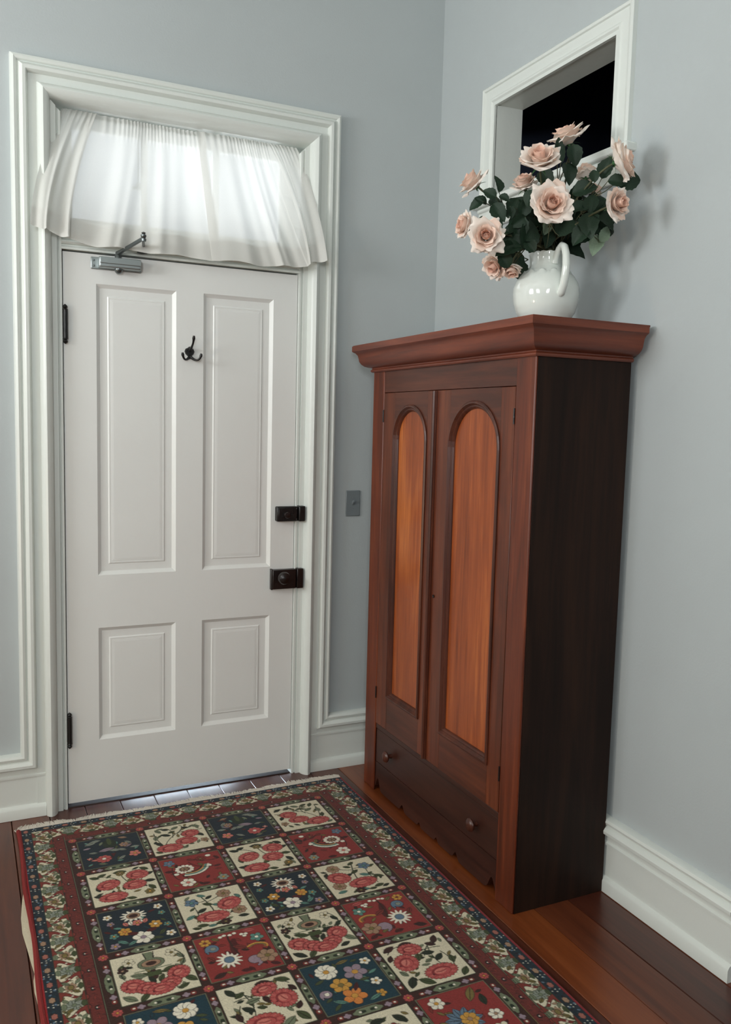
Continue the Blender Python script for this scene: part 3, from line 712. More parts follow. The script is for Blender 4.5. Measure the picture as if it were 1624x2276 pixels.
LEAVES=[
(3,(1.1429,-1.0846,2.2540),(-0.0976,0.2540,0.9623),(0.1723,-0.7317,0.6595),0.0522,0),
(3,(1.1211,-1.0777,2.2234),(-0.7387,0.4858,0.4672),(-0.4858,-0.8720,0.0601),0.0439,0),
(3,(1.1501,-1.1159,2.2041),(0.6964,-0.5554,-0.4544),(-0.7191,-0.3344,0.6091),0.0354,0),
(3,(1.1070,-1.0506,2.2061),(-0.9307,0.1523,0.3327),(-0.4280,-0.7660,0.4796),0.0415,0),
(3,(1.0942,-1.0461,2.1920),(-0.7153,0.5312,-0.4541),(0.0605,-0.8010,0.5956),0.0471,0),
(3,(1.1563,-1.0779,2.1717),(0.3558,-0.4484,-0.8199),(-0.7323,-0.3028,0.6100),0.0637,0),
(4,(1.1783,-1.1111,2.1676),(0.1612,-0.1213,-0.9794),(-0.0314,-0.9769,0.2114),0.0357,0),
(4,(1.2057,-1.1648,2.2019),(-0.2113,0.2738,-0.9383),(-0.8752,-0.3897,0.2866),0.0487,0),
(1,(1.3148,-1.0956,2.2889),(0.2955,-0.5431,-0.7860),(-0.6908,-0.4186,0.5895),0.0674,0),
(0,(1.3701,-1.1593,2.3523),(0.1670,-0.1087,-0.9799),(-0.4967,-0.8594,0.1214),0.0637,0),
(0,(1.3585,-1.1069,2.3739),(-0.2110,-0.2014,0.9565),(-0.7958,-0.3446,0.4979),0.0618,0),
(0,(1.3644,-1.1399,2.3027),(0.0921,-0.2651,-0.9598),(-0.1511,-0.8334,0.5317),0.0697,0),
(0,(1.3257,-1.1348,2.3827),(-0.0425,-0.2269,0.9730),(-0.0780,-0.8156,0.5734),0.0415,0),
(11,(1.3831,-1.2411,2.2739),(0.0149,0.2881,0.9575),(-0.6172,-0.7806,-0.0988),0.0406,0),
(2,(1.4166,-1.2542,2.2990),(0.1486,-0.3773,0.9141),(-0.3760,-0.6531,0.6573),0.0622,0),
(2,(1.4769,-1.2873,2.2603),(0.9546,-0.2402,0.1764),(-0.7743,-0.6210,-0.1221),0.0784,0),
(2,(1.4392,-1.2812,2.2539),(0.8260,-0.5473,-0.1346),(-0.0700,-0.9845,0.1607),0.0539,0),
(12,(1.3382,-1.2311,2.1732),(-0.9035,0.3819,-0.1946),(-0.4190,-0.6906,0.5895),0.0622,0),
(6,(1.3957,-1.2580,2.1775),(0.5388,0.0368,0.8417),(-0.7540,-0.3167,0.5755),0.0622,0),
(6,(1.3910,-1.2827,2.1352),(0.5352,-0.6247,-0.5687),(-0.2249,-0.6244,0.7481),0.0778,0),
(6,(1.3543,-1.2669,2.1208),(-0.1050,-0.2774,-0.9550),(-0.6173,-0.4745,0.6276),0.0805,0),
(12,(1.3427,-1.2420,2.0954),(-0.4831,0.3973,-0.7802),(-0.3950,-0.7024,0.5921),0.0703,0),
(5,(1.4347,-1.0867,2.0840),(0.7689,-0.5655,-0.2983),(-0.3379,-0.6684,0.6626),0.0897,0),
(12,(1.3837,-1.2048,2.2032),(-0.0216,0.4000,0.9163),(0.0803,-0.9377,0.3379),0.0549,0),
(8,(1.1696,-1.1199,2.0527),(-0.9099,0.2308,-0.3446),(0.1146,-0.7123,0.6925),0.0824,0),
(10,(1.2428,-1.0457,2.0329),(-0.3948,0.2690,-0.8785),(-0.0953,-0.8336,0.5442),0.0742,0),
(10,(1.2868,-1.0242,2.0138),(0.2053,-0.0229,-0.9784),(-0.5763,-0.4290,0.6956),0.0666,0),
(9,(1.1683,-1.0995,2.0304),(-0.5255,0.0718,0.8478),(-0.6670,-0.3159,0.6748),0.0581,0),
(8,(1.1761,-1.0947,2.1062),(0.8582,-0.1487,0.4913),(-0.7661,-0.3724,0.5238),0.0581,0),
(4,(1.2080,-1.1067,2.1346),(-0.1932,0.0506,0.9799),(-0.5047,-0.8212,0.2664),0.0830,0),
(4,(1.2349,-1.1225,2.1078),(0.1792,0.0296,0.9834),(-0.0033,-0.9050,0.4254),0.0913,0),
(8,(1.1943,-1.1064,2.0792),(-0.7380,0.6094,0.2899),(-0.7932,-0.3200,0.5181),0.0692,0),
(5,(1.3304,-1.0353,2.0999),(0.3860,-0.2842,0.8776),(0.1279,-0.6921,0.7104),0.0637,0),
(7,(1.1279,-1.0221,2.1525),(0.1394,-0.0528,0.9888),(-0.8013,-0.4902,0.3430),0.0337,0),
(8,(1.1630,-1.0635,2.1309),(0.2173,-0.2634,0.9399),(-0.7148,-0.6357,0.2915),0.0558,0),
(5,(1.3264,-1.1854,2.1334),(0.5470,0.0595,0.8350),(-0.3457,-0.8485,0.4007),0.0824,0),
(5,(1.2824,-1.1450,2.1091),(-0.2129,0.0055,0.9771),(0.0377,-0.6903,0.7225),0.0830,0),
(5,(1.3897,-1.0609,2.1231),(0.1051,-0.1217,0.9870),(-0.6813,-0.6205,0.3883),0.0810,0),
(4,(1.2204,-1.0600,2.2067),(0.5198,-0.0122,0.8542),(-0.0747,-0.7532,0.6535),0.0562,0),
(3,(1.1583,-1.0527,2.2070),(0.6731,-0.6879,-0.2715),(0.1367,-0.9887,-0.0617),0.0418,0),
(0,(1.3003,-1.0264,2.2134),(-0.6798,0.1459,0.7187),(-0.4829,-0.5959,0.6416),0.0930,0),
(8,(1.3610,-1.1468,2.2076),(0.7694,0.0256,0.6383),(-0.5247,-0.4594,0.7167),0.0603,0),
(0,(1.3347,-1.0082,2.1606),(-0.2195,0.4296,0.8759),(-0.8995,-0.4367,-0.0152),0.0813,0),
(1,(1.3259,-1.0941,2.2052),(0.4394,-0.3128,0.8421),(0.0027,-0.9916,-0.1291),0.0887,0),
(0,(1.4387,-1.0610,2.1315),(0.9812,-0.1692,0.0930),(-0.5328,-0.8448,-0.0490),0.0613,0),
(5,(1.3977,-1.0416,2.1306),(-0.3038,-0.0322,0.9522),(-0.3243,-0.9183,0.2273),0.0917,0),
(4,(1.3672,-1.0268,2.1332),(-0.3993,0.3787,0.8350),(-0.7985,-0.4853,0.3562),0.0831,0),
(8,(1.4037,-1.1486,2.1754),(0.0230,0.1815,0.9831),(-0.8485,-0.3832,0.3650),0.0892,0),
(0,(1.2977,-0.9943,2.1276),(-0.4493,0.0775,0.8900),(-0.8984,-0.4377,-0.0367),0.0728,0),
(8,(1.2554,-1.0757,2.1868),(0.1407,-0.3573,0.9233),(0.0715,-0.9415,0.3294),0.0711,0),
(0,(1.4143,-1.0494,2.1308),(0.8947,-0.2523,0.3684),(0.2064,-0.9722,-0.1105),0.0702,0),
(11,(1.3934,-1.1258,2.1691),(0.6162,-0.2875,0.7333),(-0.8483,-0.5272,0.0490),0.0781,0),
(5,(1.3736,-1.0323,2.1729),(0.7093,-0.2068,0.6739),(-0.7433,-0.4752,0.4709),0.0674,0),
(8,(1.4240,-1.0529,2.1413),(0.2783,0.1771,0.9440),(0.2479,-0.9588,0.1387),0.0774,0),
(8,(1.4083,-1.0738,2.1922),(0.4198,-0.2383,0.8758),(-0.2206,-0.9753,0.0064),0.0810,0),
(8,(1.3408,-1.1137,2.1617),(-0.4157,0.0450,0.9084),(-0.5026,-0.7910,0.3490),0.0623,0),
(8,(1.3778,-1.1344,2.1739),(-0.0506,0.2079,0.9768),(-0.5089,-0.8542,0.1061),0.0775,0),
(5,(1.3528,-1.0204,2.1291),(-0.3480,0.1401,0.9270),(-0.8048,-0.5822,-0.1155),0.0865,0),
(11,(1.3865,-1.1060,2.1568),(0.7907,-0.5246,0.3156),(-0.7880,-0.5137,0.3395),0.0935,0),
(11,(1.4748,-1.0752,2.1577),(0.8190,-0.3913,0.4196),(-0.9100,-0.4133,-0.0318),0.0700,0),
(8,(1.4490,-1.0658,2.1317),(0.4717,-0.4546,0.7555),(-0.1337,-0.9873,0.0859),0.0893,0),
(11,(1.3739,-1.0816,2.1858),(0.1136,0.3689,0.9225),(0.1692,-0.9793,0.1112),0.0927,0),
(5,(1.4399,-1.0611,2.1353),(0.7988,-0.5698,0.1928),(-0.6006,-0.7059,0.3755),0.0908,0),
(12,(1.4493,-1.0660,2.1318),(0.6967,-0.0763,0.7133),(0.0639,-0.9796,0.1903),0.0672,0),
(4,(1.4224,-1.1311,2.1731),(0.7598,-0.3691,0.5353),(-0.0017,-0.7743,0.6328),0.0689,0),
(12,(1.4581,-1.0701,2.1320),(0.7619,-0.2468,0.5988),(0.0492,-0.7678,0.6388),0.0675,0),
(8,(1.3764,-1.0959,2.1838),(0.3073,-0.2224,0.9253),(0.1625,-0.9842,-0.0698),0.0774,0),
(0,(1.4723,-1.0758,2.1420),(0.8362,-0.4077,0.3669),(-0.6390,-0.7692,-0.0066),0.0818,0),
(5,(1.3457,-1.0885,2.2061),(-0.0531,0.2800,0.9585),(-0.5943,-0.8015,-0.0660),0.0692,0),
(5,(1.3978,-1.1193,2.1682),(0.8380,-0.3247,0.4387),(-0.0300,-0.9847,0.1716),0.0886,0),
(8,(1.3601,-1.0238,2.1293),(0.1198,-0.3137,0.9419),(0.0353,-0.7956,0.6048),0.0787,0),
(8,(1.3366,-1.0127,2.1287),(-0.6327,0.3413,0.6951),(-0.4314,-0.7749,0.4619),0.0902,0),
(8,(1.3679,-1.1224,2.1673),(0.0419,0.3416,0.9389),(-0.6911,-0.4838,0.5370),0.0745,0),
(12,(1.3049,-1.0023,2.1738),(0.1620,0.2764,0.9473),(-0.2226,-0.8112,0.5407),0.0902,0),
(11,(1.3797,-1.0313,2.1457),(-0.1412,-0.1116,0.9837),(-0.8141,-0.3444,0.4676),0.0758,0),
(0,(1.3599,-1.0237,2.1293),(-0.5625,0.2169,0.7978),(-0.3753,-0.8204,0.4313),0.0707,0),
(4,(1.4125,-1.0486,2.1307),(0.3989,-0.1795,0.8993),(-0.1153,-0.9233,0.3664),0.0676,0),
(4,(1.2891,-1.1350,2.1513),(0.0158,-0.1679,0.9857),(-0.2092,-0.6333,0.7451),0.0658,0),
(11,(1.4650,-1.0734,2.1322),(0.7538,-0.3999,0.5214),(-0.8839,-0.4676,-0.0113),0.0804,0),
(5,(1.3225,-1.0029,2.1569),(-0.4989,0.3364,0.7987),(0.2136,-0.9711,-0.1063),0.0819,0),
(1,(1.3619,-1.0371,2.2189),(0.1793,-0.2366,0.9549),(-0.7841,-0.6017,0.1521),0.0938,0),
(5,(1.2977,-1.0944,2.2059),(-0.4779,0.6005,0.6411),(0.0060,-0.8645,0.5027),0.0776,0),
(11,(1.3122,-1.0239,2.1775),(-0.4761,0.0016,0.8794),(0.2044,-0.9365,0.2848),0.0939,0),
(4,(1.3189,-1.0039,2.1323),(-0.6491,0.0007,0.7607),(-0.7312,-0.2837,0.6203),0.0776,0),
(8,(1.2886,-1.0436,2.1932),(-0.6987,0.5356,0.4743),(-0.8910,-0.4486,-0.0697),0.0932,0),
(4,(1.4172,-1.0522,2.2345),(0.3058,-0.4397,0.8445),(-0.6850,-0.6875,0.2410),0.0723,0),
(12,(1.4249,-1.1674,2.1396),(0.4837,-0.4249,0.7651),(0.1887,-0.8700,0.4555),0.0598,0),
(6,(1.4173,-1.1726,2.1236),(0.7973,-0.4358,0.4176),(-0.4506,-0.8903,-0.0653),0.0745,0),
(6,(1.4625,-1.1790,2.2266),(0.9251,-0.1675,0.3407),(-0.5197,-0.5607,0.6446),0.0482,0),
(12,(1.4180,-1.1946,2.2194),(0.5642,-0.1737,0.8072),(0.2214,-0.8408,0.4939),0.0505,0),
(6,(1.3871,-1.1921,2.2514),(0.8618,-0.3269,0.3879),(-0.0263,-0.9002,0.4347),0.0576,0),
(6,(1.4098,-1.1686,2.1966),(0.9589,-0.2819,0.0335),(-0.1423,-0.9642,0.2236),0.0612,0),
(2,(1.3979,-1.1926,2.1706),(0.6391,-0.1378,0.7567),(0.0848,-0.7363,0.6713),0.0649,0),
(2,(1.3751,-1.1726,2.2419),(0.5851,-0.3980,0.7066),(0.2485,-0.9612,0.1199),0.0667,0),
(6,(1.3758,-1.2427,2.1926),(0.2096,0.2559,0.9437),(-0.5656,-0.5198,0.6403),0.0620,0),
(12,(1.3931,-1.2386,2.1495),(0.7650,-0.6439,-0.0168),(-0.6853,-0.3188,0.6548),0.0650,0),
(12,(1.4441,-1.2081,2.1994),(0.6158,0.0617,0.7855),(-0.5563,-0.8295,0.0497),0.0667,0),
(6,(1.4560,-1.2108,2.1401),(0.7251,-0.4624,0.5102),(-0.2719,-0.7911,0.5479),0.0662,0),
(6,(1.4247,-1.1878,2.1530),(0.7898,-0.4984,0.3574),(-0.3407,-0.8807,0.3292),0.0475,0),
(12,(1.4365,-1.1981,2.1940),(0.8784,-0.2173,0.4258),(-0.3993,-0.7542,0.5213),0.0518,0),
(6,(1.4209,-1.2656,2.1684),(0.8333,-0.1959,0.5170),(-0.5440,-0.8356,-0.0767),0.0607,0),
(12,(1.3791,-1.2059,2.2406),(0.7149,-0.6540,0.2473),(-0.6381,-0.6978,0.3256),0.0724,0),
(6,(1.4749,-1.2084,2.1198),(0.6921,-0.0345,0.7210),(-0.6432,-0.6171,0.4533),0.0489,0),
(12,(1.4526,-1.1776,2.1486),(0.8425,-0.5208,-0.1376),(-0.5192,-0.8238,0.2276),0.0729,0),
(2,(1.3862,-1.1850,2.1703),(0.7269,-0.0207,0.6864),(0.0177,-0.9745,0.2237),0.0516,0),
(2,(1.4191,-1.2072,2.1627),(0.3718,0.1919,0.9083),(0.2135,-0.9769,0.0096),0.0547,0),
(12,(1.4177,-1.2394,2.1247),(0.8518,-0.4950,-0.1715),(-0.8790,-0.4756,0.0330),0.0584,0),
(6,(1.4208,-1.1983,2.1241),(0.8482,-0.3944,0.3536),(-0.4383,-0.5396,0.7189),0.0488,0),
(4,(1.2339,-1.0955,2.1065),(-0.8813,0.0217,-0.4720),(-0.1851,-0.7204,0.6684),0.0484,0),
(4,(1.2058,-1.0830,2.1245),(-0.9868,0.1617,0.0027),(-0.8264,-0.3302,0.4562),0.0475,0),
(4,(1.2341,-1.1368,2.0716),(-0.3606,0.5011,0.7867),(-0.6422,-0.7191,0.2654),0.0514,0),
(9,(1.2229,-1.1189,2.1885),(0.1570,-0.2182,0.9632),(-0.2916,-0.8833,0.3670),0.0561,0),
(9,(1.2036,-1.1165,2.1417),(-0.7263,0.3620,-0.5843),(-0.0097,-0.9984,0.0566),0.0515,0),
(9,(1.2049,-1.0460,2.1052),(-0.0245,-0.2233,0.9744),(-0.3094,-0.8037,0.5082),0.0436,0),
(4,(1.2508,-1.1100,2.0951),(-0.9121,0.0602,-0.4055),(0.1255,-0.9601,0.2500),0.0437,0),
(9,(1.1861,-1.0917,2.1097),(-0.2067,-0.0821,0.9749),(-0.7894,-0.5830,0.1925),0.0495,0),
(8,(1.2364,-1.1161,2.0855),(-0.8102,0.5852,0.0325),(0.1280,-0.6973,0.7052),0.0501,0),
(9,(1.2576,-1.0986,2.1453),(-0.7864,0.1850,0.5893),(-0.5607,-0.4322,0.7063),0.0610,0),
(4,(1.1871,-1.0980,2.1743),(0.3764,-0.1046,0.9205),(-0.7180,-0.2676,0.6425),0.0428,0),
(8,(1.1609,-1.1145,2.0636),(-0.9964,0.0829,-0.0147),(-0.8251,-0.5418,-0.1601),0.0518,0),
(12,(1.4132,-1.2334,2.0744),(-0.3866,0.1180,-0.9147),(-0.5330,-0.5799,0.6161),0.0632,1),
(12,(1.4201,-1.2555,2.1044),(0.4511,-0.1642,0.8772),(0.1885,-0.8248,0.5331),0.0491,1),
(5,(1.2741,-1.1615,2.1252),(-0.0520,0.2242,-0.9731),(0.0485,-0.6778,0.7336),0.0467,1),
]


def petal_mesh(name, L, W, r0, f0, f1, ruf, seed, mat, lip=0.0, tipcut=.18, nu=16, nv=9):
    """one petal around the +Z axis: L length, W half width (rad-arc at rim), f0->f1 lean from the axis in degrees"""
    r = random.Random(seed); ph = [r.uniform(0, 6.28) for _ in range(4)]
    V, F = [], []
    for i in range(nu + 1):
        u = -1 + 2 * i / nu
        rr, zz = r0, 0.0
        Lu = L * (1 - tipcut * abs(u) ** 2.6)
        for j in range(nv + 1):
            v = j / nv
            if j:
                fi = math.radians(f0 + (f1 - f0) * v ** 1.2 + lip * max(0, v - .75) * 4)
                rr += math.sin(fi) * Lu / nv; zz += math.cos(fi) * Lu / nv
            wid = W * (math.sin(math.pi * min(1, .12 + v * .62)) ** .8)
            th = u * wid / max(rr, .25) if rr > .25 else u * wid / .25
            th = max(-2.2, min(2.2, th))
            rad = rr * (1 + .06 * u * u)
            wv = ruf * v * v * (1.2 * math.sin(5.2 * u + ph[0]) + .8 * math.sin(11 * u + ph[1]))
            V.append(((rad + wv) * math.cos(th), (rad + wv * .5) * math.sin(th), zz + wv * .6 - .05 * v * abs(u) ** 2))
    for i in range(nu):
        for j in range(nv): a = i * (nv + 1) + j; F.append((a, a + 1, a + nv + 2, a + nv + 1))
    me = bpy.data.meshes.new(name); me.from_pydata(V, [], F); me.materials.append(mat)
    me.polygons.foreach_set('use_smooth', [True] * len(me.polygons))
    return me

P_BUD = [petal_mesh('bud_petal', .68, .80, .07, 8, -24, .02, 5 + i, M['petal_in'], tipcut=.3) for i in range(2)]
P_IN = [petal_mesh('inner_petal', .76, .80, .14, 18, -14, .03, 15 + i, M['petal_in'], lip=16) for i in range(2)]
P_MID = [petal_mesh('middle_petal', .82, .84, .19, 30, 4, .045, 25 + i, M['petal_mid'], lip=34) for i in range(3)]
P_OUT = [petal_mesh('outer_petal', .86, .86, .21, 44, 26, .06, 35 + i, M['petal_mid' if i == 1 else 'petal_out'], lip=46) for i in range(3)]
P_DROP = [petal_mesh('drooping_petal', .94, .80, .20, 54, 66, .08, 45 + i, M['petal_out'], lip=44, tipcut=.34) for i in range(3)]

def leaf_mesh(name, seed, mat):
    r = random.Random(seed); V, F = [], []; nv, nu = 10, 6
    k0 = r.uniform(.25, .45); ph = r.uniform(0, 6)
    for j in range(nv + 1):
        t = j / nv; w = .36 * (math.sin(math.pi * t ** .8) ** .8) * (1 if j % 2 else .95) if 0 < j < nv else .004
        for i in range(nu + 1):
            u = -1 + 2 * i / nu
            V.append((t - .5, w * u * (1 + .05 * (j % 2) * (abs(u) > .9)), .16 * abs(u) * w * 3 - k0 * (t - .35) ** 2 * .8 + .012 * math.sin(9 * t + ph) * abs(u)))
    for j in range(nv):
        for i in range(nu): a = j * (nu + 1) + i; F.append((a, a + 1, a + nu + 2, a + nu + 1))
    me = bpy.data.meshes.new(name); me.from_pydata(V, [], F); me.materials.append(mat)
    me.polygons.foreach_set('use_smooth', [True] * len(me.polygons))
    return me
LEAF = [leaf_mesh('leaf', s_, M['leaf']) for s_ in (1, 2, 3)]; LEAFP = leaf_mesh('leaf', 4, M['leaf_pale'])

def basis(z, xh=None):
    z = Vector(z).normalized(); x = Vector(xh) if xh else z.orthogonal()
    x = (x - z * x.dot(z)).normalized(); y = z.cross(x)
    return Matrix((x, y, z)).transposed()

def inst(name, me, parent, loc, rot, sc):
    o = bpy.data.objects.new(name, me); C.objects.link(o); o.parent = parent
    m = rot.to_4x4(); m = Matrix.Translation(Vector(loc) - wloc(parent)) @ m @ Matrix.Scale(sc, 4)
    o.matrix_local = m; return o

_v, _f = lathe([(.02, 0), (.18, .12), (.20, .28), (.15, .40), (.07, .47), (.01, .49)], (0, 0, 0), 'z', 14)
CORE = bpy.data.meshes.new('bud_core'); CORE.from_pydata(_v, [], _f); CORE.materials.append(M['petal_in']); CORE.polygons.foreach_set('use_smooth', [True] * len(CORE.polygons))
RR = random.Random(11); rose_roots = []
for i, (cen, face, R_, op, lab) in enumerate(ROSES):
    cen = Vector(cen); face = Vector(face).normalized(); R_ = R_ * (0.88 if i == 8 else 1.0)
    a = 6.283 * i / 13 + .4; foot = Vector((VX + .022 * math.cos(a), VY + .022 * math.sin(a), WC + .10))
    root = empty('rose', foot, label=lab, cat='flower', group='roses in the white pitcher'); rose_roots.append(root)
    base = cen - face * (.42 * R_)
    B = basis(face, (0.3, .2, 1))
    def ring(meshes, n, a0, name, tilt=0, sc=1.0, zo=0.0):
        for k in range(n):
            an = a0 + 6.283 * k / n + RR.uniform(-.18, .18)
            rot = B @ Matrix.Rotation(an, 3, 'Z') @ Matrix.Rotation(math.radians(tilt + RR.uniform(-7, 7)), 3, 'Y')
            inst(name, meshes[k % len(meshes)], root, base + face * (zo * R_), rot, R_ * sc * RR.uniform(.93, 1.07))
    inst('bud_core', CORE, root, base + face * (.10 * R_), B, R_)
    ring(P_BUD, 4, 0.3, 'bud_petal', -4, .98, .12); ring(P_IN, 5, 1.1, 'inner_petal', 2, 1.02, .07)
    ring(P_MID, 6, .5, 'middle_petal', 4 * op, 1.0, .03)
    ring(P_OUT, 6, .1 + i, 'outer_petal', 6 * op, 1.04 * op)
    ring(P_DROP, 4, .6 + 2 * i, 'drooping_petal', RR.uniform(-8, 8), 1.0 * op, -.02)
    cx = lathe([(.001, -.16), (.07, -.12), (.13, -.04), (.12, .05), (.02, .06)], (0, 0, 0), 'z', 12)
    V, F = cx; V = list(V); F = list(F)
    for k in range(5):
        an = 6.283 * k / 5; b_ = len(V)
        for q, (rd, z, w) in enumerate(((.12, .02, .07), (.30, .02, .06), (.46, -.06, .03), (.58, -.16, .004))):
            for s_ in (-1, 1): V.append((rd * math.cos(an) - s_ * w * math.sin(an), rd * math.sin(an) + s_ * w * math.cos(an), z - .06))
        for q in range(3): F.append((b_ + 2 * q, b_ + 2 * q + 1, b_ + 2 * q + 3, b_ + 2 * q + 2))
    me = bpy.data.meshes.new('calyx'); me.from_pydata(V, [], F); me.materials.append(M['calyx']); me.polygons.foreach_set('use_smooth', [True] * len(me.polygons))
    inst('calyx', me, root, base, B, R_)
    mouth = Vector((VX + .030 * math.cos(a), VY + .030 * math.sin(a), WC + .236))
    out = (base - mouth)
    c1 = mouth + Vector((out.x * .25, out.y * .25, max(.03, abs(out.z) * .5))); c2 = base - face * (.06 if out.z > .02 else .03)
    if out.z < 0.05: c1 = mouth + Vector((out.x * .6, out.y * .6, .05)); c2 = base - face * .02 + Vector((0, 0, .02))
    pts = [foot, foot.lerp(mouth, .5), mouth] + bez(mouth, c1, c2, base, 10)[1:]
    obj('stem', tube(pts, .0032, 7), M['stem'], root, smooth=True)
for k, (own, pos, tip, nor, ln, pale) in enumerate(LEAVES):
    x = Vector(tip).normalized(); z = Vector(nor); z = (z - x * z.dot(x)).normalized(); y = z.cross(x)
    Mx = Matrix((x, y, z)).transposed()
    lf = inst('leaf', LEAFP if pale else LEAF[k % 3], rose_roots[own], pos, Mx, ln * 1.08)
    if pale: lf['label'] = 'pale green leaf'
# leaf stalks join each leaf to its rose's stem region
for own, root in enumerate(rose_roots):
    parts = []
    for (ow, pos, tip, nor, ln, pale) in LEAVES:
        if ow != own: continue
        b0 = Vector(pos) - Vector(tip).normalized() * ln * .5
        hub = Vector((VX, VY, WC + .26)).lerp(Vector(ROSES[own][0]), .55)
        parts.append(tube([b0, b0.lerp(hub, .4) + Vector((0, 0, -.006)), hub], [.0010, .0014, .0020], 5))
    if parts: obj('leaf_stalks', join(*parts), M['stem'], root, smooth=True)

# ------------------------------------------------------------------ rug: a knotted garden carpet, its pattern worked out knot by knot
RX0, RY0, RWmm, RLmm = -0.2003, -0.1440, 1287, 2700
PXS = 1.0
cv = np.zeros((RLmm, RWmm, 3), np.float32)
hgt = np.zeros((RLmm, RWmm), np.float32)
col3 = lambda r, g, b: np.array(rgb(r, g, b)[:3], np.float32)
K = dict(cream=col3(204, 196, 170), navy=col3(26, 38, 46), teal=col3(24, 52, 62), red=col3(128, 46, 42), maroon=col3(74, 26, 24), brown=col3(54, 30, 24), rust=col3(112, 44, 36), pink=col3(168, 78, 74), pinkd=col3(126, 46, 47), pinkl=col3(190, 112, 100),
         green=col3(62, 72, 42), dgreen=col3(34, 44, 30), sage=col3(104, 112, 88), olive=col3(112, 98, 54), gold=col3(188, 140, 62), white=col3(220, 214, 196), mauve=col3(140, 122, 132), grey=col3(128, 134, 122), blue=col3(90, 112, 130), orange=col3(196, 122, 60), dark=col3(30, 20, 20), aqua=col3(86, 128, 116), tan=col3(150, 120, 96), rose=col3(150, 92, 80))
rp = np.random.RandomState(4)


def rect(x0, y0, x1, y1, c):
    x0, y0, x1, y1 = [int(round(q)) for q in (x0, y0, x1, y1)]
    cv[max(0, y0):max(0, y1), max(0, x0):max(0, x1)] = K[c] if isinstance(c, str) else c


def blob(cx, cy, a, b, ang, c, n=0, amp=0.0, ph=0.0, out=None, ow=1.6, sharp=False):
    """radial shape: ellipse, or n-petalled flower when n > 0; out = outline colour"""
    if out is not None: blob(cx, cy, a + ow, b + ow, ang, out, n, amp, ph)
    R_ = int(max(a, b) * (1 + abs(amp)) + 3)
    x0, x1, y0, y1 = max(0, int(cx - R_)), min(RWmm, int(cx + R_) + 1), max(0, int(cy - R_)), min(RLmm, int(cy + R_) + 1)
    if x1 <= x0 or y1 <= y0: return
    yy, xx = np.mgrid[y0:y1, x0:x1].astype(np.float32); xx -= cx; yy -= cy
    ca, sa = math.cos(ang), math.sin(ang)
    u = (xx * ca + yy * sa) / a; v = (-xx * sa + yy * ca) / b
    r = np.sqrt(u * u + v * v)
    lim = 1.0
    if n:
        th = np.arctan2(v, u) + ph
        w = np.abs(np.cos(n * th / 2))
        lim = 1 - amp + amp * (w if not sharp else w ** 2.2)
    cv[y0:y1, x0:x1][r < lim] = K[c]


def leafs(cx, cy, l, w, ang, c='green', out='dark'):
    l *= 1.12; w *= 1.15
    for k, (ll, ww, cc) in enumerate(((l + 1.5, w + 1.5, out), (l, w, c))):
        R_ = int(ll + 3)
        x0, x1, y0, y1 = max(0, int(cx - R_)), min(RWmm, int(cx + R_) + 1), max(0, int(cy - R_)), min(RLmm, int(cy + R_) + 1)
        if x1 <= x0 or y1 <= y0: return
        yy, xx = np.mgrid[y0:y1, x0:x1].astype(np.float32); xx -= cx; yy -= cy
        ca, sa = math.cos(ang), math.sin(ang)
        u = (xx * ca + yy * sa) / ll; v = (-xx * sa + yy * ca) / ww
        cv[y0:y1, x0:x1][(np.abs(u) < 1) & (np.abs(v) < (1 - u * u))] = K[cc]
    if w > 5: stroke([(cx - math.cos(ang) * l * .8, cy - math.sin(ang) * l * .8), (cx + math.cos(ang) * l * .8, cy + math.sin(ang) * l * .8)], 1.0, out)


def stroke(pts, w, c):
    cc = K[c]
    for (xa, ya), (xb2, yb2) in zip(pts[:-1], pts[1:]):
        x0, x1 = int(min(xa, xb2) - w - 1), int(max(xa, xb2) + w + 2); y0, y1 = int(min(ya, yb2) - w - 1), int(max(ya, yb2) + w + 2)
        x0, y0 = max(0, x0), max(0, y0); x1, y1 = min(RWmm, x1), min(RLmm, y1)
        if x1 <= x0 or y1 <= y0: continue
        yy, xx = np.mgrid[y0:y1, x0:x1].astype(np.float32)
        dx, dy = xb2 - xa, yb2 - ya; L2 = dx * dx + dy * dy + 1e-6
        t = np.clip(((xx - xa) * dx + (yy - ya) * dy) / L2, 0, 1)
        cv[y0:y1, x0:x1][(xx - xa - t * dx) ** 2 + (yy - ya - t * dy) ** 2 < w * w] = cc


def curve(p0, p1, p2, w, c, n=10):
    stroke([((1 - t) ** 2 * p0[0] + 2 * t * (1 - t) * p1[0] + t * t * p2[0], (1 - t) ** 2 * p0[1] + 2 * t * (1 - t) * p1[1] + t * t * p2[1]) for t in [k / n for k in range(n + 1)]], w, c)


def rosef(cx, cy, a, b, ang=0.0):
    a *= 1.22; b *= 1.2
    blob(cx, cy, a + 2, b + 2, ang, 'maroon', 22, .10)
    blob(cx, cy, a, b, ang, 'pink', 22, .14)
    ca, sa = math.cos(ang), math.sin(ang)
    for k in range(18):
        th = 6.283 * k / 18; pa, pb = math.cos(th), math.sin(th)
        P2 = lambda f: (cx + ca * a * f * pa - sa * b * f * pb, cy + sa * a * f * pa + ca * b * f * pb)
        stroke([P2(.62), P2(.88)], .9, 'pinkd' if k % 2 else 'pinkl')
    blob(cx, cy, a * .60, b * .58, ang, 'pinkd')
    blob(cx + a * .05, cy + b * .06, a * .48, b * .46, ang, 'pink')
    blob(cx - a * .06, cy - b * .02, a * .36, b * .34, ang, 'pinkl')
    stroke([(cx - ca * a * .3, cy - sa * a * .3 - 1), (cx, cy + 2), (cx + ca * a * .3, cy + sa * a * .3 - 1)], 1.6, 'pinkd')
    blob(cx - a * .55, cy + b * .2, 2.5, 4, ang, 'maroon')


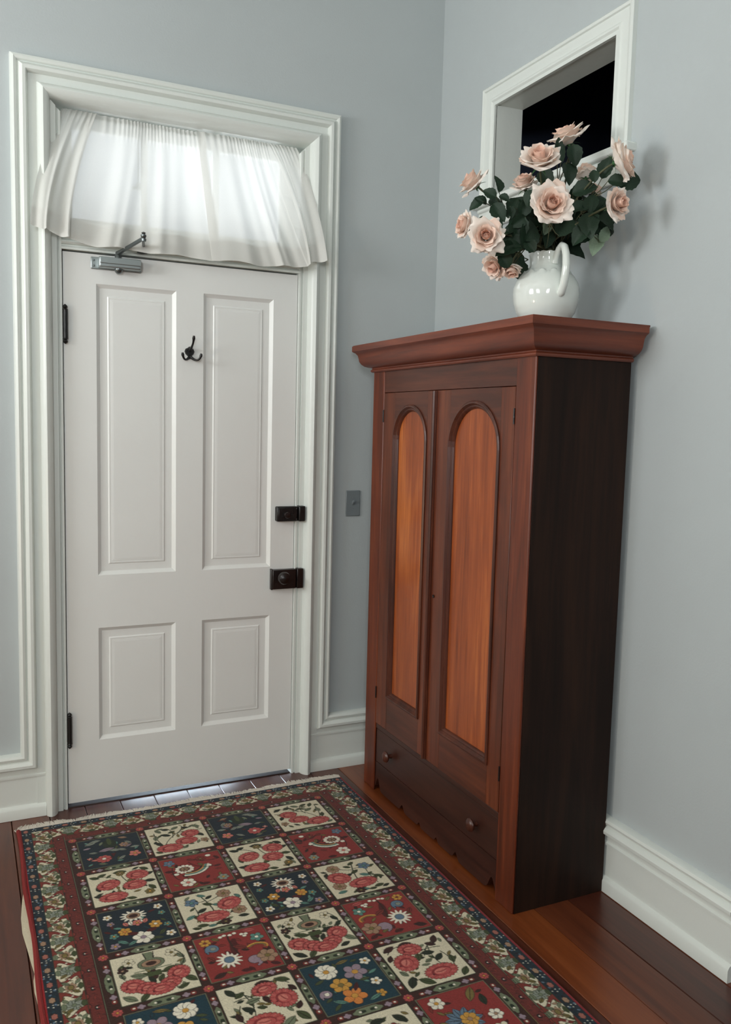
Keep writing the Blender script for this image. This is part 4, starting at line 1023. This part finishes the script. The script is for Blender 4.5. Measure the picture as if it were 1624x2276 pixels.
def flower(cx, cy, r, c, n=6, cen='gold', out='dark'):
    r *= 1.12
    for k in range(n):
        an = 6.283 * k / n + .3
        blob(cx + math.cos(an) * r * .6, cy + math.sin(an) * r * .6, r * .42, r * .36, an, c, out=out, ow=1.3)
    blob(cx, cy, r * .26, r * .26, 0, cen, out=out, ow=1)


def star(cx, cy, r, c, n=11, cen='blue'):
    blob(cx, cy, r + 1.5, (r + 1.5), 0, 'dark', n, .42, sharp=True); blob(cx, cy, r, r, 0, c, n, .42, sharp=True)
    blob(cx, cy, r * .36, r * .36, 0, cen, out='dark')


def paisley(cx, cy, r, c, s=1, out='dark', inner=None):
    for k in range(2):
        e = 1.8 * (1 - k); cc = out if k == 0 else c
        for q in range(9):
            t = q / 8; an = 1.2 + s * 2.6 * t
            blob(cx + r * .9 * t * math.cos(an * s), cy - r * 1.1 * t * math.sin(an) * .9, r * (.62 - .5 * t) + e, r * (.62 - .5 * t) + e, 0, cc)
    if inner: blob(cx, cy, r * .3, r * .3, 0, inner, out=out, ow=1)


def tile(x, y, w, h, kind, mir):
    X = lambda u: x + (w * (1 - u) if mir else w * u)
    Y = lambda v: y + h * v
    sg = -1 if mir else 1
    L = lambda u, v, l, ww, deg, c='green': leafs(X(u), Y(v), l, ww, math.radians(deg) * sg if not mir else math.pi - math.radians(deg), c)
    ro = lambda u, v, a, b, deg=0: rosef(X(u), Y(v), a, b, math.radians(deg) * sg)
    base = {'b': 'navy', 'r': 'red', 'c': 'cream'}[kind[0]]
    if kind in ('b2', 'b4'): base = 'navy' if kind == 'b2' else 'teal'
    edge = 'dgreen' if kind[0] == 'c' else 'sage'
    rect(x - 6, y - 6, x + w + 6, y + h + 6, 'brown')
    rect(x - 3, y - 3, x + w + 3, y + h + 3, edge); rect(x - 1, y - 1, x + w + 1, y + h + 1, 'brown' if kind[0] != 'c' else 'dgreen')
    rect(x, y, x + w, y + h, base)
    for _ in range({'c': 18, 'b': 18, 'r': 20}[kind[0]]):
        leafs(x + rp.uniform(14, w - 14), y + rp.uniform(14, h - 14), rp.uniform(8, 12), 3.6, rp.uniform(0, 3.1), {'c': ['green', 'dgreen', 'sage', 'olive'], 'b': ['green', 'teal', 'aqua', 'maroon'], 'r': ['maroon', 'rust', 'olive', 'brown']}[kind[0]][rp.randint(4)])
    cu3 = lambda a, b, c, ww=1.6, cc='dgreen': curve((X(a[0]), Y(a[1])), (X(b[0]), Y(b[1])), (X(c[0]), Y(c[1])), ww, cc)
    if kind == 'c0':
        for a, b, c in (((.15, .9), (.3, .3), (.9, .1)), ((.4, .45), (.5, .15), (.3, .08)), ((.55, .3), (.8, .35), (.95, .3)), ((.2, .7), (.1, .4), (.12, .2)), ((.5, .35), (.7, .1), (.6, .05))): cu3(a, b, c)
        for u, v, l, dg in ((.2, .15, 15, 60), (.33, .12, 14, 20), (.5, .12, 15, -30), (.86, .16, 16, 30), (.12, .38, 16, 100), (.3, .33, 17, 30), (.12, .6, 15, 70), (.42, .25, 13, -20), (.68, .16, 13, 20), (.88, .5, 15, 60), (.5, .86, 15, 10), (.34, .92, 12, -20), (.9, .75, 14, 70), (.6, .42, 12, 40), (.08, .9, 12, 30)): L(u, v, l, l * .42, dg, rp.choice(['green', 'dgreen', 'sage']))
        ro(.72, .40, 27, 22, -10); ro(.60, .64, 33, 22); ro(.28, .80, 38, 24, 4); flower(X(.9), Y(.72), 13, 'tan', 5, 'olive')
    elif kind == 'c1':
        for u, v, l, dg in ((.1, .14, 15, 30), (.22, .1, 14, -20), (.5, .1, 20, 5), (.88, .12, 15, 40), (.92, .3, 15, -20), (.12, .5, 15, 80), (.9, .52, 16, 10), (.1, .72, 15, 20), (.4, .92, 14, 0), (.9, .72, 16, 60), (.55, .93, 14, 20)): L(u, v, l, l * .45, dg, rp.choice(['green', 'dgreen', 'dgreen']))
        cu3((.1, .15), (.3, .1), (.45, .35)); cu3((.5, .1), (.5, .3), (.6, .5)); cu3((.9, .3), (.75, .45), (.7, .6))
        flower(X(.5), Y(.14), 13, 'olive', 6, 'tan'); flower(X(.84), Y(.84), 14, 'olive', 6, 'gold')
        ro(.28, .42, 31, 25, -15); ro(.75, .27, 30, 25, 10); ro(.66, .56, 31, 24); ro(.30, .80, 37, 23)
    elif kind == 'c2':
        cu3((.35, .05), (.5, .5), (.45, .7), 2); cu3((.1, .2), (.3, .3), (.42, .25)); cu3((.2, .3), (.25, .5), (.2, .8)); cu3((.42, .3), (.6, .25), (.75, .1))
        for u, v, l, dg in ((.38, .1, 13, 30), (.48, .18, 12, -30), (.42, .36, 15, 30), (.3, .5, 16, -30), (.2, .66, 17, 50), (.1, .62, 15, -30), (.22, .88, 16, 10), (.12, .92, 12, 20), (.35, .93, 12, 0), (.84, .85, 15, 10), (.55, .42, 14, 20), (.9, .3, 12, 60), (.48, .9, 15, -10)): L(u, v, l, l * .42, dg, rp.choice(['green', 'dgreen', 'aqua']))
        flower(X(.2), Y(.24), 19, 'blue', 5, 'aqua'); flower(X(.72), Y(.16), 20, 'tan', 8, 'olive'); flower(X(.82), Y(.68), 20, 'tan', 8, 'olive'); flower(X(.55), Y(.9), 15, 'brown', 6, 'olive')
        ro(.73, .45, 33, 28, -30); ro(.42, .70, 42, 24, 5)
    elif kind == 'c3':
        blob(X(.5), Y(.27), 36, 23, 0, 'sage', out='dark', ow=2); blob(X(.5), Y(.27), 26, 15, 0, 'tan', out='dark', ow=1.6); blob(X(.5), Y(.27), 15, 9, 0, 'brown')
        rect(min(X(.44), X(.56)), Y(.02), max(X(.44), X(.56)), Y(.17), 'sage'); stroke([(X(.43), Y(.02)), (X(.45), Y(.16))], 1.6, 'dark'); stroke([(X(.57), Y(.02)), (X(.55), Y(.16))], 1.6, 'dark')
        stroke([(X(.26), Y(.40)), (X(.74), Y(.40))], 2, 'sage'); blob(X(.5), Y(.52), 10, 22, 0, 'brown'); blob(X(.5), Y(.5), 30, 12, 0, 'green', 6, .35, out='dark')
        for u, v, l, dg in ((.3, .48, 20, 20), (.7, .48, 20, -20), (.1, .42, 12, 60), (.9, .4, 13, -60), (.12, .9, 20, 40), (.30, .93, 18, -50), (.92, .78, 20, 50), (.8, .9, 15, -20), (.2, .25, 12, 30), (.82, .16, 12, 0), (.9, .25, 14, 60), (.45, .62, 14, 60), (.57, .62, 14, -60)): L(u, v, l, l * .42, dg, rp.choice(['green', 'dgreen', 'sage']))
        flower(X(.22), Y(.16), 15, 'cream', 6, 'olive'); flower(X(.12), Y(.3), 13, 'brown', 5, 'tan'); flower(X(.8), Y(.14), 16, 'cream', 5, 'olive'); cu3((.85, .1), (.98, .25), (.9, .42)); cu3((.15, .3), (.05, .4), (.12, .5))
        ro(.20, .66, 28, 24, 20); ro(.80, .60, 26, 25, -30); ro(.36, .76, 24, 20); ro(.66, .76, 24, 20); ro(.52, .84, 32, 20)
    elif kind == 'c4':
        cu3((.1, .1), (.35, .2), (.45, .4), 2); cu3((.15, .3), (.3, .25), (.5, .3)); cu3((.3, .2), (.4, .5), (.3, .7)); cu3((.6, .1), (.8, .05), (.92, .2)); cu3((.2, .4), (.1, .6), (.2, .85))
        for u, v, l, dg in ((.15, .12, 18, 60), (.25, .2, 15, -30), (.6, .08, 20, 5), (.86, .1, 19, 25), (.93, .3, 14, 60), (.38, .36, 18, -10), (.28, .5, 17, 40), (.13, .6, 16, 80), (.3, .68, 14, 0), (.55, .4, 16, 70), (.1, .9, 18, 50), (.88, .85, 22, 60), (.68, .9, 22, -40), (.9, .65, 14, -60), (.45, .52, 12, 20)): L(u, v, l, l * .45, dg, rp.choice(['green', 'dgreen', 'brown', 'sage']))
        ro(.58, .20, 30, 22, -10); ro(.76, .45, 31, 30, 60); ro(.40, .78, 42, 26, 3)
    elif kind == 'c5':
        for u, v, l, dg in ((.2, .2, 22, 20), (.5, .15, 20, -10), (.8, .2, 20, 50), (.15, .5, 18, 80), (.4, .5, 18, -30), (.85, .5, 20, 100), (.6, .8, 18, 10), (.2, .85, 18, -30)): L(u, v, l, l * .45, dg, rp.choice(['green', 'olive', 'dgreen']))
        flower(X(.35), Y(.3), 18, 'blue', 6, 'gold'); flower(X(.65), Y(.35), 20, 'rust', 8, 'gold'); flower(X(.85), Y(.75), 16, 'tan', 6); ro(.35, .75, 34, 24)
    elif kind == 'b0':
        blob(X(.5), Y(.24), 24, 30, 0, 'dgreen'); blob(X(.5), Y(.16), 8, 26, 0, 'green')
        for u, v, l, dg, c in ((.2, .14, 20, -20, 'grey'), (.28, .08, 18, -10, 'grey'), (.12, .3, 12, -10, 'mauve'), (.36, .2, 12, -60, 'sage'), (.8, .3, 14, 50, 'grey'), (.74, .1, 15, 20, 'tan'), (.42, .44, 24, -12, 'mauve'), (.56, .5, 20, 8, 'grey'), (.66, .52, 16, 30, 'grey'), (.78, .42, 14, -30, 'mauve'), (.2, .48, 13, 10, 'grey'), (.88, .5, 15, 0, 'grey'), (.3, .9, 14, 20, 'sage'), (.62, .8, 15, -40, 'grey'), (.2, .74, 12, 10, 'pinkl'), (.9, .7, 10, 40, 'green')): L(u, v, l, l * .36, dg, c)
        flower(X(.34), Y(.74), 22, 'pink', 8, 'white'); flower(X(.84), Y(.74), 18, 'pinkl', 5, 'gold'); flower(X(.72), Y(.36), 14, 'tan', 6, 'mauve'); flower(X(.12), Y(.66), 8, 'pinkl', 4, 'white'); blob(X(.5), Y(.62), 7, 5, 0, 'maroon')
    elif kind == 'b2':
        blob(X(.48), Y(.24), 42, 34, 0, 'dark', 13, .38, sharp=True); blob(X(.48), Y(.24), 40, 32, 0, 'white', 13, .40, sharp=True)
        blob(X(.48), Y(.24), 20, 15, 0, 'tan', out='dark'); blob(X(.48), Y(.24), 14, 10, 0, 'brown')
        for k in range(5): leafs(X(.34 + .07 * k), Y(.42), 11, 6, 1.2 + .2 * k, 'white' if k % 2 else 'pinkl')
        flower(X(.30), Y(.60), 17, 'gold', 6, 'orange'); flower(X(.74), Y(.56), 17, 'gold', 6, 'white'); flower(X(.52), Y(.82), 27, 'white', 6, 'mauve'); flower(X(.50), Y(.44), 13, 'pinkl', 5)
        for u, v, r_, c in ((.12, .16, 12, 'white'), (.14, .34, 10, 'mauve'), (.86, .12, 12, 'white'), (.88, .3, 10, 'aqua'), (.12, .9, 13, 'mauve'), (.9, .86, 13, 'white'), (.14, .66, 12, 'aqua'), (.9, .62, 10, 'aqua')): flower(X(u), Y(v), r_, c, 5, 'gold')
        blob(X(.40), Y(.68), 16, 8, .3, 'maroon'); blob(X(.66), Y(.68), 16, 8, -.3, 'maroon')
        for u, v, l, dg in ((.24, .84, 16, 40), (.8, .78, 15, -50), (.72, .9, 14, 20), (.22, .48, 12, 20), (.36, .9, 14, -30)): L(u, v, l, l * .35, dg, 'aqua' if u < .5 else 'green')
    elif kind == 'b4':
        flower(X(.34), Y(.34), 30, 'mauve', 5, 'gold'); flower(X(.70), Y(.20), 28, 'white', 9, 'gold'); flower(X(.62), Y(.52), 26, 'gold', 6, 'olive'); flower(X(.54), Y(.78), 30, 'orange', 5, 'gold')
        for u, v, r_, c in ((.12, .18, 14, 'white'), (.16, .62, 14, 'white'), (.2, .86, 13, 'gold')): flower(X(u), Y(v), r_, c, 5, 'gold')
        paisley(X(.86), Y(.62), 22, 'mauve', 1, 'dark', 'white')
        for u, v, l, dg, c in ((.42, .08, 18, 10, 'olive'), (.3, .9, 18, 20, 'aqua'), (.75, .82, 18, -30, 'aqua'), (.28, .52, 14, 0, 'green'), (.45, .62, 16, 60, 'maroon'), (.12, .42, 14, 20, 'aqua'), (.86, .36, 14, 20, 'green'), (.82, .9, 14, 40, 'green')): L(u, v, l, l * .3, dg, c)
    elif kind == 'r1':
        for k in range(12):
            an = 6.283 * k / 12; blob(X(.34) + 25 * math.cos(an), Y(.40) + 21 * math.sin(an), 7, 6, an, 'white', out='dark', ow=1)
        blob(X(.34), Y(.40), 15, 12, 0, 'sage', 8, .2, out='dark'); flower(X(.34), Y(.40), 11, 'tan', 5, 'green')
        for rr_, c, w_ in ((66, 'white', 5), (57, 'aqua', 5), (50, 'orange', 2.5), (44, 'dgreen', 3)):
            stroke([(X(.42) + sg * rr_ * math.cos(a_), Y(.34) + rr_ * .86 * math.sin(a_)) for a_ in np.linspace(.15, 1.9, 14)], w_, c)
        stroke([(X(.42) + sg * 71 * math.cos(a_), Y(.34) + 71 * .86 * math.sin(a_)) for a_ in np.linspace(.15, 1.9, 14)], 1.2, 'dark')
        flower(X(.14), Y(.14), 17, 'blue', 5, 'mauve'); flower(X(.30), Y(.82), 22, 'white', 6, 'pinkl'); flower(X(.86), Y(.86), 16, 'grey', 6, 'gold'); flower(X(.66), Y(.16), 15, 'rust', 6, 'olive')
        for u, v in ((.80, .10), (.74, .42), (.18, .52)): blob(X(u), Y(v), 9, 7, 0, 'white', out='dark')
        cu3((.16, .3), (.1, .6), (.2, .7), 1.6, 'dark'); cu3((.5, .1), (.7, .3), (.95, .25), 1.6, 'dark'); cu3((.45, .2), (.55, .5), (.9, .45), 1.4, 'dark')
        for u, v, l, dg, c in ((.5, .14, 13, 30, 'rust'), (.92, .2, 12, 60, 'maroon'), (.1, .4, 15, 10, 'maroon'), (.55, .94, 14, 0, 'maroon'), (.62, .34, 12, 60, 'olive')): L(u, v, l, l * .4, dg, c)
    elif kind == 'r3':
        paisley(X(.20), Y(.30), 26, 'blue', 1, 'dark', 'grey'); star(X(.34), Y(.62), 38, 'white', 13, 'blue'); paisley(X(.66), Y(.74), 28, 'mauve', -1, 'dark')
        blob(X(.48), Y(.36), 12, 40, .2, 'maroon'); cu3((.46, .1), (.44, .3), (.5, .55), 3, 'brown'); L(.56, .4, 20, 7, 30, 'rust')
        for u, v in ((.42, .06), (.5, .08), (.57, .06), (.36, .08), (.66, .12), (.72, .13), (.69, .17)): blob(X(u), Y(v), 6, 5, 0, 'white', out='dark', ow=1.2)
        flower(X(.84), Y(.26), 18, 'aqua', 5, 'white'); flower(X(.13), Y(.13), 15, 'gold', 6, 'rust'); flower(X(.85), Y(.72), 26, 'tan', 6, 'olive')
        stroke([(X(.60) + 0 * a_, Y(.5)) for a_ in (0, 1)], 1, 'dark')
        for rr_, c in ((30, 'gold'), (23, 'olive'), (16, 'rust')): stroke([(X(.78) + rr_ * math.cos(a_) * sg, Y(.46) - rr_ * .6 * math.sin(a_) + 5) for a_ in np.linspace(-.4, 2.6, 12)], 2.5, c)
        for u, v, l, dg, c in ((.28, .1, 12, 40, 'olive'), (.78, .06, 18, 10, 'pink'), (.14, .9, 18, -20, 'brown'), (.12, .52, 14, 60, 'rust'), (.9, .92, 13, 30, 'maroon'), (.5, .92, 14, 10, 'maroon')): L(u, v, l, l * .42, dg, c)
    elif kind == 'r5':
        for k in range(11):
            an = 6.283 * k / 11; leafs(X(.62) + 30 * math.cos(an), Y(.55) + 27 * math.sin(an), 20, 9, an, 'blue')
        flower(X(.55), Y(.55), 22, 'gold', 7, 'tan'); L(.3, .15, 26, 10, 60, 'olive'); L(.2, .3, 20, 8, 80, 'dgreen'); flower(X(.8), Y(.15), 20, 'white', 6); flower(X(.2), Y(.6), 18, 'white', 6, 'tan'); flower(X(.25), Y(.85), 20, 'cream', 5); flower(X(.85), Y(.85), 20, 'cream', 6, 'gold')


def strip_along(vertical, off, a0, a1, w, fn):
    """fn(T) paints in strip coordinates; T(t, s) -> canvas x, y; returns also the angle of the strip"""
    T = (lambda t, s: (off + s, t)) if vertical else (lambda t, s: (t, off + s))
    fn(T, a0, a1, w, math.pi / 2 if vertical else 0.0)


# field between the tiles
rect(0, 0, RWmm, RLmm, 'brown')
TX0, TY0, TP, TPY, TW, TH = 191, 171, 235.5, 243, 206, 206
rowkinds = [('b0', 'c0'), ('c1', 'r1'), ('b2', 'c2'), ('c3', 'r3'), ('b4', 'c4'), ('c5', 'r5'), ('b0', 'c1'), ('c2', 'r1'), ('b2', 'c0')]
def joint(x, y):
    rect(x - 17, y - 20, x + 17, y + 20, 'brown')
    flower(x, y, 12, 'pink', 8, 'gold', 'maroon')
def chain(T, a0, a1, w, ang):
    """one run of the narrow chain border between two crossings"""
    m = (a0 + a1) / 2; c_ = w / 2
    for s_ in (-1, 1):
        x, y = T(m + s_ * 77, c_); blob(x, y, 9, 8, ang, 'rust', out='dark'); blob(x, y, 4, 3, ang, 'white')
        x, y = T(m + s_ * 58, c_); blob(x, y, 11, 10, ang, 'mauve', 4, .45, out='dark', ow=1)
    x, y = T(m, c_); blob(x, y, 43, w * .44, ang, 'sage', 6, .10, out='dark', ow=2)
    for s_ in (-1, 1):
        x, y = T(m + s_ * 15, c_); blob(x, y, 10, 6, ang, 'dgreen'); x, y = T(m + s_ * 22, c_); blob(x, y, 3.5, 3.5, ang, 'white')
for c_ in range(5):
    gx = TX0 - 30 + TP * c_
    for r in range(11):
        y0 = TY0 + TPY * r
        strip_along(True, gx, y0, y0 + TH, 30, chain)
for r in range(12):
    gy = TY0 - 36 + TPY * r
    for c_ in range(4):
        x0 = TX0 + TP * c_
        strip_along(False, gy, x0, x0 + TW, 36, chain)
for c_ in range(5):
    for r in range(12): joint(TX0 - 15 + TP * c_, TY0 - 18 + TPY * r)
for r in range(9 + 1):
    for c_ in range(4):
        kd = rowkinds[r % len(rowkinds)][c_ % 2]
        tile(TX0 + TP * c_, TY0 + TPY * r, TW, TH, kd, (c_ == 3) or (c_ == 2 and kd[0] == 'b'))

# borders, from the edge inwards: red binding, navy, cream with arabesques, red-brown guard
def navy(T, a0, a1, w, ang):
    x0, y0 = T(a0, 0); x1, y1 = T(a1, w); rect(x0, y0, x1, y1, 'navy')
    for t in np.arange(a0 + 10, a1, 8.5):
        x, y = T(t, rp.uniform(4, w - 4)); blob(x, y, 4.5, 3, rp.uniform(0, 3), ['blue', 'teal', 'dark'][rp.randint(3)], 5, .3)
    n = 0
    for t in np.arange(a0 + 20, a1, 66):
        x, y = T(t, w * .48); blob(x, y, 12, 8, ang, 'tan' if n % 2 else 'rose', 6, .25, out='dark', ow=2); n += 1
        for s_, d in ((.15, 24), (.85, 24), (.5, 20), (.5, 30)):
            x, y = T(t + d, w * s_); blob(x, y, 2, 2, 0, 'white')
def arab(T, a0, a1, w, ang):
    x0, y0 = T(a0, 0); x1, y1 = T(a1, w); rect(x0, y0, x1, y1, 'cream')
    for t in np.arange(a0 + 4, a1, 6.5):
        x, y = T(t, rp.uniform(6, w - 6)); leafs(x, y, 7, 2.6, rp.uniform(0, 3.1), ['olive', 'tan', 'sage', 'green'][rp.randint(4)], 'dgreen')
    P_ = 74.0; n = int((a1 - a0) / P_) + 1
    for q in range(n):
        t0 = a0 + 18 + q * P_; sg = 1 if q % 2 else -1
        T_ = lambda t, s: T(t0 + t, w / 2 + s)
        for e_, c in ((1.6, 'dark'), (0, 'rust')):
            for u_ in np.linspace(-1, 1, 15):
                x, y = T_(sg * (16 * u_ + 5 * math.sin(3.1 * u_)), 30 * u_); r_ = 4.2 + 5.5 * abs(u_) ** 2 + e_; blob(x, y, r_, r_, 0, c)
            for s_ in (-1, 1):
                for u_ in np.linspace(0, 1, 7):
                    x, y = T_(sg * s_ * (16 - 26 * u_), s_ * (27 + 3 * u_)); r_ = 6 - 3.5 * u_ + e_; blob(x, y, r_, r_ * .8, 0, c)
        x, y = T_(37, 0)
        blob(x, y, 26, 22, ang, 'cream')
        if q % 2: flower(x, y, 19, 'grey', 8, 'sage', 'dgreen')
        else: blob(x, y, 20, 16, ang, 'tan', 9, .35, out='dark', ow=2); blob(x, y, 10, 7, ang, 'olive', out='dark')
        for t, s_, l, dg, c in ((37, 25, 13, 0, 'green'), (37, -25, 13, 0, 'sage'), (17, 12 * sg, 11, 50, 'sage'), (57, -12 * sg, 11, 50, 'olive'), (58, 18 * sg, 10, -40, 'tan'), (16, -20 * sg, 10, -40, 'sage')):
            x, y = T_(t, s_); leafs(x, y, l, l * .42, math.radians(dg) * sg + ang, c, 'dgreen')
        x, y = T_(0, 0); blob(x, y, 2.5, 2.5, 0, 'white')
    for s in (0, w - 2): x0, y0 = T(a0, s); x1, y1 = T(a1, s + 2); rect(x0, y0, x1, y1, 'dgreen')
def guard(T, a0, a1, w, ang):
    x0, y0 = T(a0, 0); x1, y1 = T(a1, w); rect(x0, y0, x1, y1, 'maroon')
    x0, y0 = T(a0, 4); x1, y1 = T(a1, w - 4); rect(x0, y0, x1, y1, col3(96, 40, 34))
    for t in np.arange(a0, a1, 7.0):
        x, y = T(t, rp.uniform(7, w - 7)); curve((x - 4, y), (x, y - 5), (x + 4, y + 2), 1.1, ['maroon', 'rust', 'brown'][rp.randint(3)], 4)
    n = 0
    for t in np.arange(a0 + 22, a1, 40):
        x, y = T(t, w * .5)
        if n % 2 == 0: blob(x, y, 9, 7, ang, 'dark'); blob(x, y, 2.6, 2.6, 0, 'white'); blob(x + 3, y, 3, 4, 0, 'pinkd')
        else: blob(x, y, 6, 4, ang, 'rust', 5, .3, out='dark', ow=1)
        n += 1
    for s, c in ((0, 'olive'), (w - 3, 'dark'), (w - 1.5, 'sage')): x0, y0 = T(a0, s); x1, y1 = T(a1, s + 1.5); rect(x0, y0, x1, y1, c)
B = [(0, 14, None), (14, 33, navy), (47, 66, arab), (113, 40, guard)]
for off, w, fn in B[::-1]:
    if fn is None: continue
    dt = off - 12
    strip_along(False, dt, off, RWmm - off, w, fn)                 # far end
    strip_along(False, RLmm - dt - w, off, RWmm - off, w, fn)
    strip_along(True, off, dt + 0, RLmm - dt, w, fn)               # long sides
    strip_along(True, RWmm - off - w + 6, dt, RLmm - dt, w, fn)
rect(0, 0, 15, RLmm, col3(150, 32, 34)); rect(RWmm - 8, 0, RWmm, RLmm, col3(128, 34, 38))

# wool: knot-to-knot variation, then the pile surface
step = 2; ys = list(np.arange(0, 1900, step)) + list(np.arange(1900, RLmm, 8)) + [RLmm - 1]
xs_ = list(np.arange(0, RWmm, step)) + [RWmm - 1]
ys = np.array(ys); xs_ = np.array(xs_)
soft = cv.copy()
soft[1:-1, 1:-1] = (cv[1:-1, 1:-1] * 2 + cv[:-2, 1:-1] + cv[2:, 1:-1] + cv[1:-1, :-2] + cv[1:-1, 2:]) / 6
samp = soft[np.ix_(ys, xs_)]
samp = samp * (1 + rp.normal(0, .09, samp.shape[:2]).astype(np.float32)[..., None]); samp = np.clip(samp, 0, 1)
lum = samp @ np.array([.3, .6, .1], np.float32)
ny, nx = len(ys), len(xs_)
gx, gy = np.meshgrid(xs_, ys)
wx = RX0 + gx / 1000.0; wy = RY0 - gy / 1000.0
wx = wx + np.where(gx < 3, .003 * np.sin(gy / 90.0) + .0015 * np.sin(gy / 37.0), 0)
wy = wy + .0025 * np.sin(gx / 140.0) * np.clip(1 - gy / 60.0, 0, 1)
wz = .0105 + .0004 * rp.rand(ny, nx) + .0010 * np.clip(lum * 3, 0, 1) + .0006 * np.sin(gx / 83.0 + gy / 131.0)
wz[0, :] = wz[-1, :] = .006; wz[:, 0] = wz[:, -1] = .006
top = np.stack([wx, wy, wz], -1).reshape(-1, 3)
a = (np.arange(ny - 1)[:, None] * nx + np.arange(nx - 1)[None]).reshape(-1)
quads = np.stack([a, a + nx, a + nx + 1, a + 1], -1)
ring_ = np.concatenate([np.arange(nx), np.arange(1, ny) * nx + nx - 1, (ny - 1) * nx + np.arange(nx - 2, -1, -1), np.arange(ny - 2, 0, -1) * nx])
low = top[ring_].copy(); low[:, 2] = .0030
nb = len(top); m_ = len(ring_); i_ = np.arange(m_)
sides = np.stack([ring_, ring_[(i_ + 1) % m_], nb + (i_ + 1) % m_, nb + i_], -1)
allv = np.concatenate([top, low]).astype(np.float32)
root_loc = np.array([.443, -1.49, .002], np.float32); allv -= root_loc
allq = np.concatenate([quads, sides])
me = bpy.data.meshes.new('pile'); me.vertices.add(len(allv)); me.vertices.foreach_set('co', allv.reshape(-1))
me.loops.add(allq.size); me.loops.foreach_set('vertex_index', allq.reshape(-1).astype(np.int32))
me.polygons.add(len(allq)); me.polygons.foreach_set('loop_start', (np.arange(len(allq)) * 4).astype(np.int32))
try: me.polygons.foreach_set('loop_total', np.full(len(allq), 4, np.int32))
except Exception: pass
me.update(calc_edges=True)
ca = me.color_attributes.new('wool', 'FLOAT_COLOR', 'POINT')
cc = np.ones((len(allv), 4), np.float32); cc[:nb, :3] = samp.reshape(-1, 3); cc[nb:, :3] = samp.reshape(-1, 3)[ring_]
ca.data.foreach_set('color', cc.reshape(-1))
m, nt, b = newmat('knotted_wool_pile')
at = nt.nodes.new('ShaderNodeAttribute'); at.attribute_name = 'wool'
nt.links.new(at.outputs['Color'], b.inputs['Base Color']); b.inputs['Roughness'].default_value = .95; b.inputs['Specular IOR Level'].default_value = .12
b.inputs['Sheen Weight'].default_value = .12
n = noise(nt, 420, 3); bump(nt, b, n.outputs[0], .5, .0015)
me.materials.append(m)
rug = empty('rug', tuple(float(q) for q in root_loc), label='hand-knotted garden-pattern rug of red, navy and cream flower squares before the door', cat='rug')
o = bpy.data.objects.new('pile', me); C.objects.link(o); o.parent = rug
# binding along the left side
V, F = [], []
obj('selvage', tube([(RX0 + .006 + .003 * math.sin(y / .09), RY0 - y, .0085) for y in np.arange(0, 2.7, .02)], .0075, 8), M['binding'], rug, smooth=True)
fr_ = random.Random(8); parts = []
for i in range(620):
    x = RX0 + 1.284 * i / 619; tw = math.sin(x * 23) + .6 * math.sin(x * 61)
    L_ = .026 + .014 * fr_.random() + .010 * max(0, math.sin(x * 17)) + (.012 if x < -.02 or x > .85 else 0)
    dx = .012 * tw + fr_.uniform(-.006, .006); z1 = .004 + fr_.random() * .006
    parts.append(tube([(x, RY0 - .002, .007), (x + dx * .4, RY0 + L_ * .5, .008 + z1 * .4), (x + dx, RY0 + L_, .003 + fr_.random() * .004)], [.0022, .0020, .0009], 4))
    if i % 2: parts.append(tube([(x, RY0 - .002, .006), (x - dx * .6, RY0 + L_ * .45, .005), (x - dx * .4 + .004, RY0 + L_ * .8, .002)], [.0020, .0018, .0008], 4))
obj('fringe', join(*parts), M['fringe'], rug, smooth=True)['kind'] = 'stuff'
# cream underlay peeping out on the left
e_ = [(RX0 + .03, -.50), (RX0 - .001, -.56), (RX0 - .010, -.62), (RX0 - .019, -.72), (RX0 - .020, -.80), (RX0 - .013, -.88), (RX0 - .006, -.97), (RX0 - .002, -1.01), (RX0 - .007, -1.04), (RX0 - .008, -1.09), (RX0 - .003, -1.15), (RX0 - .001, -1.20), (RX0 - .006, -1.25), (RX0 - .008, -1.30), (RX0 - .002, -1.36), (RX0 + .03, -1.52)]
e_ = e_ + [(RX0 + .10, -1.52), (RX0 + .10, -.50)]
nn = len(e_)
ul = obj('rug_underlay', ([(x, y, .0026) for x, y in e_] + [(x, y, .0006) for x, y in e_], [tuple(range(nn)), tuple(range(nn, 2 * nn))] + [(i, (i + 1) % nn, nn + (i + 1) % nn, nn + i) for i in range(nn)]), M['underlay'])
tag(ul, 'cream underlay pad peeping out along the left edge of the patterned rug', 'rug pad')
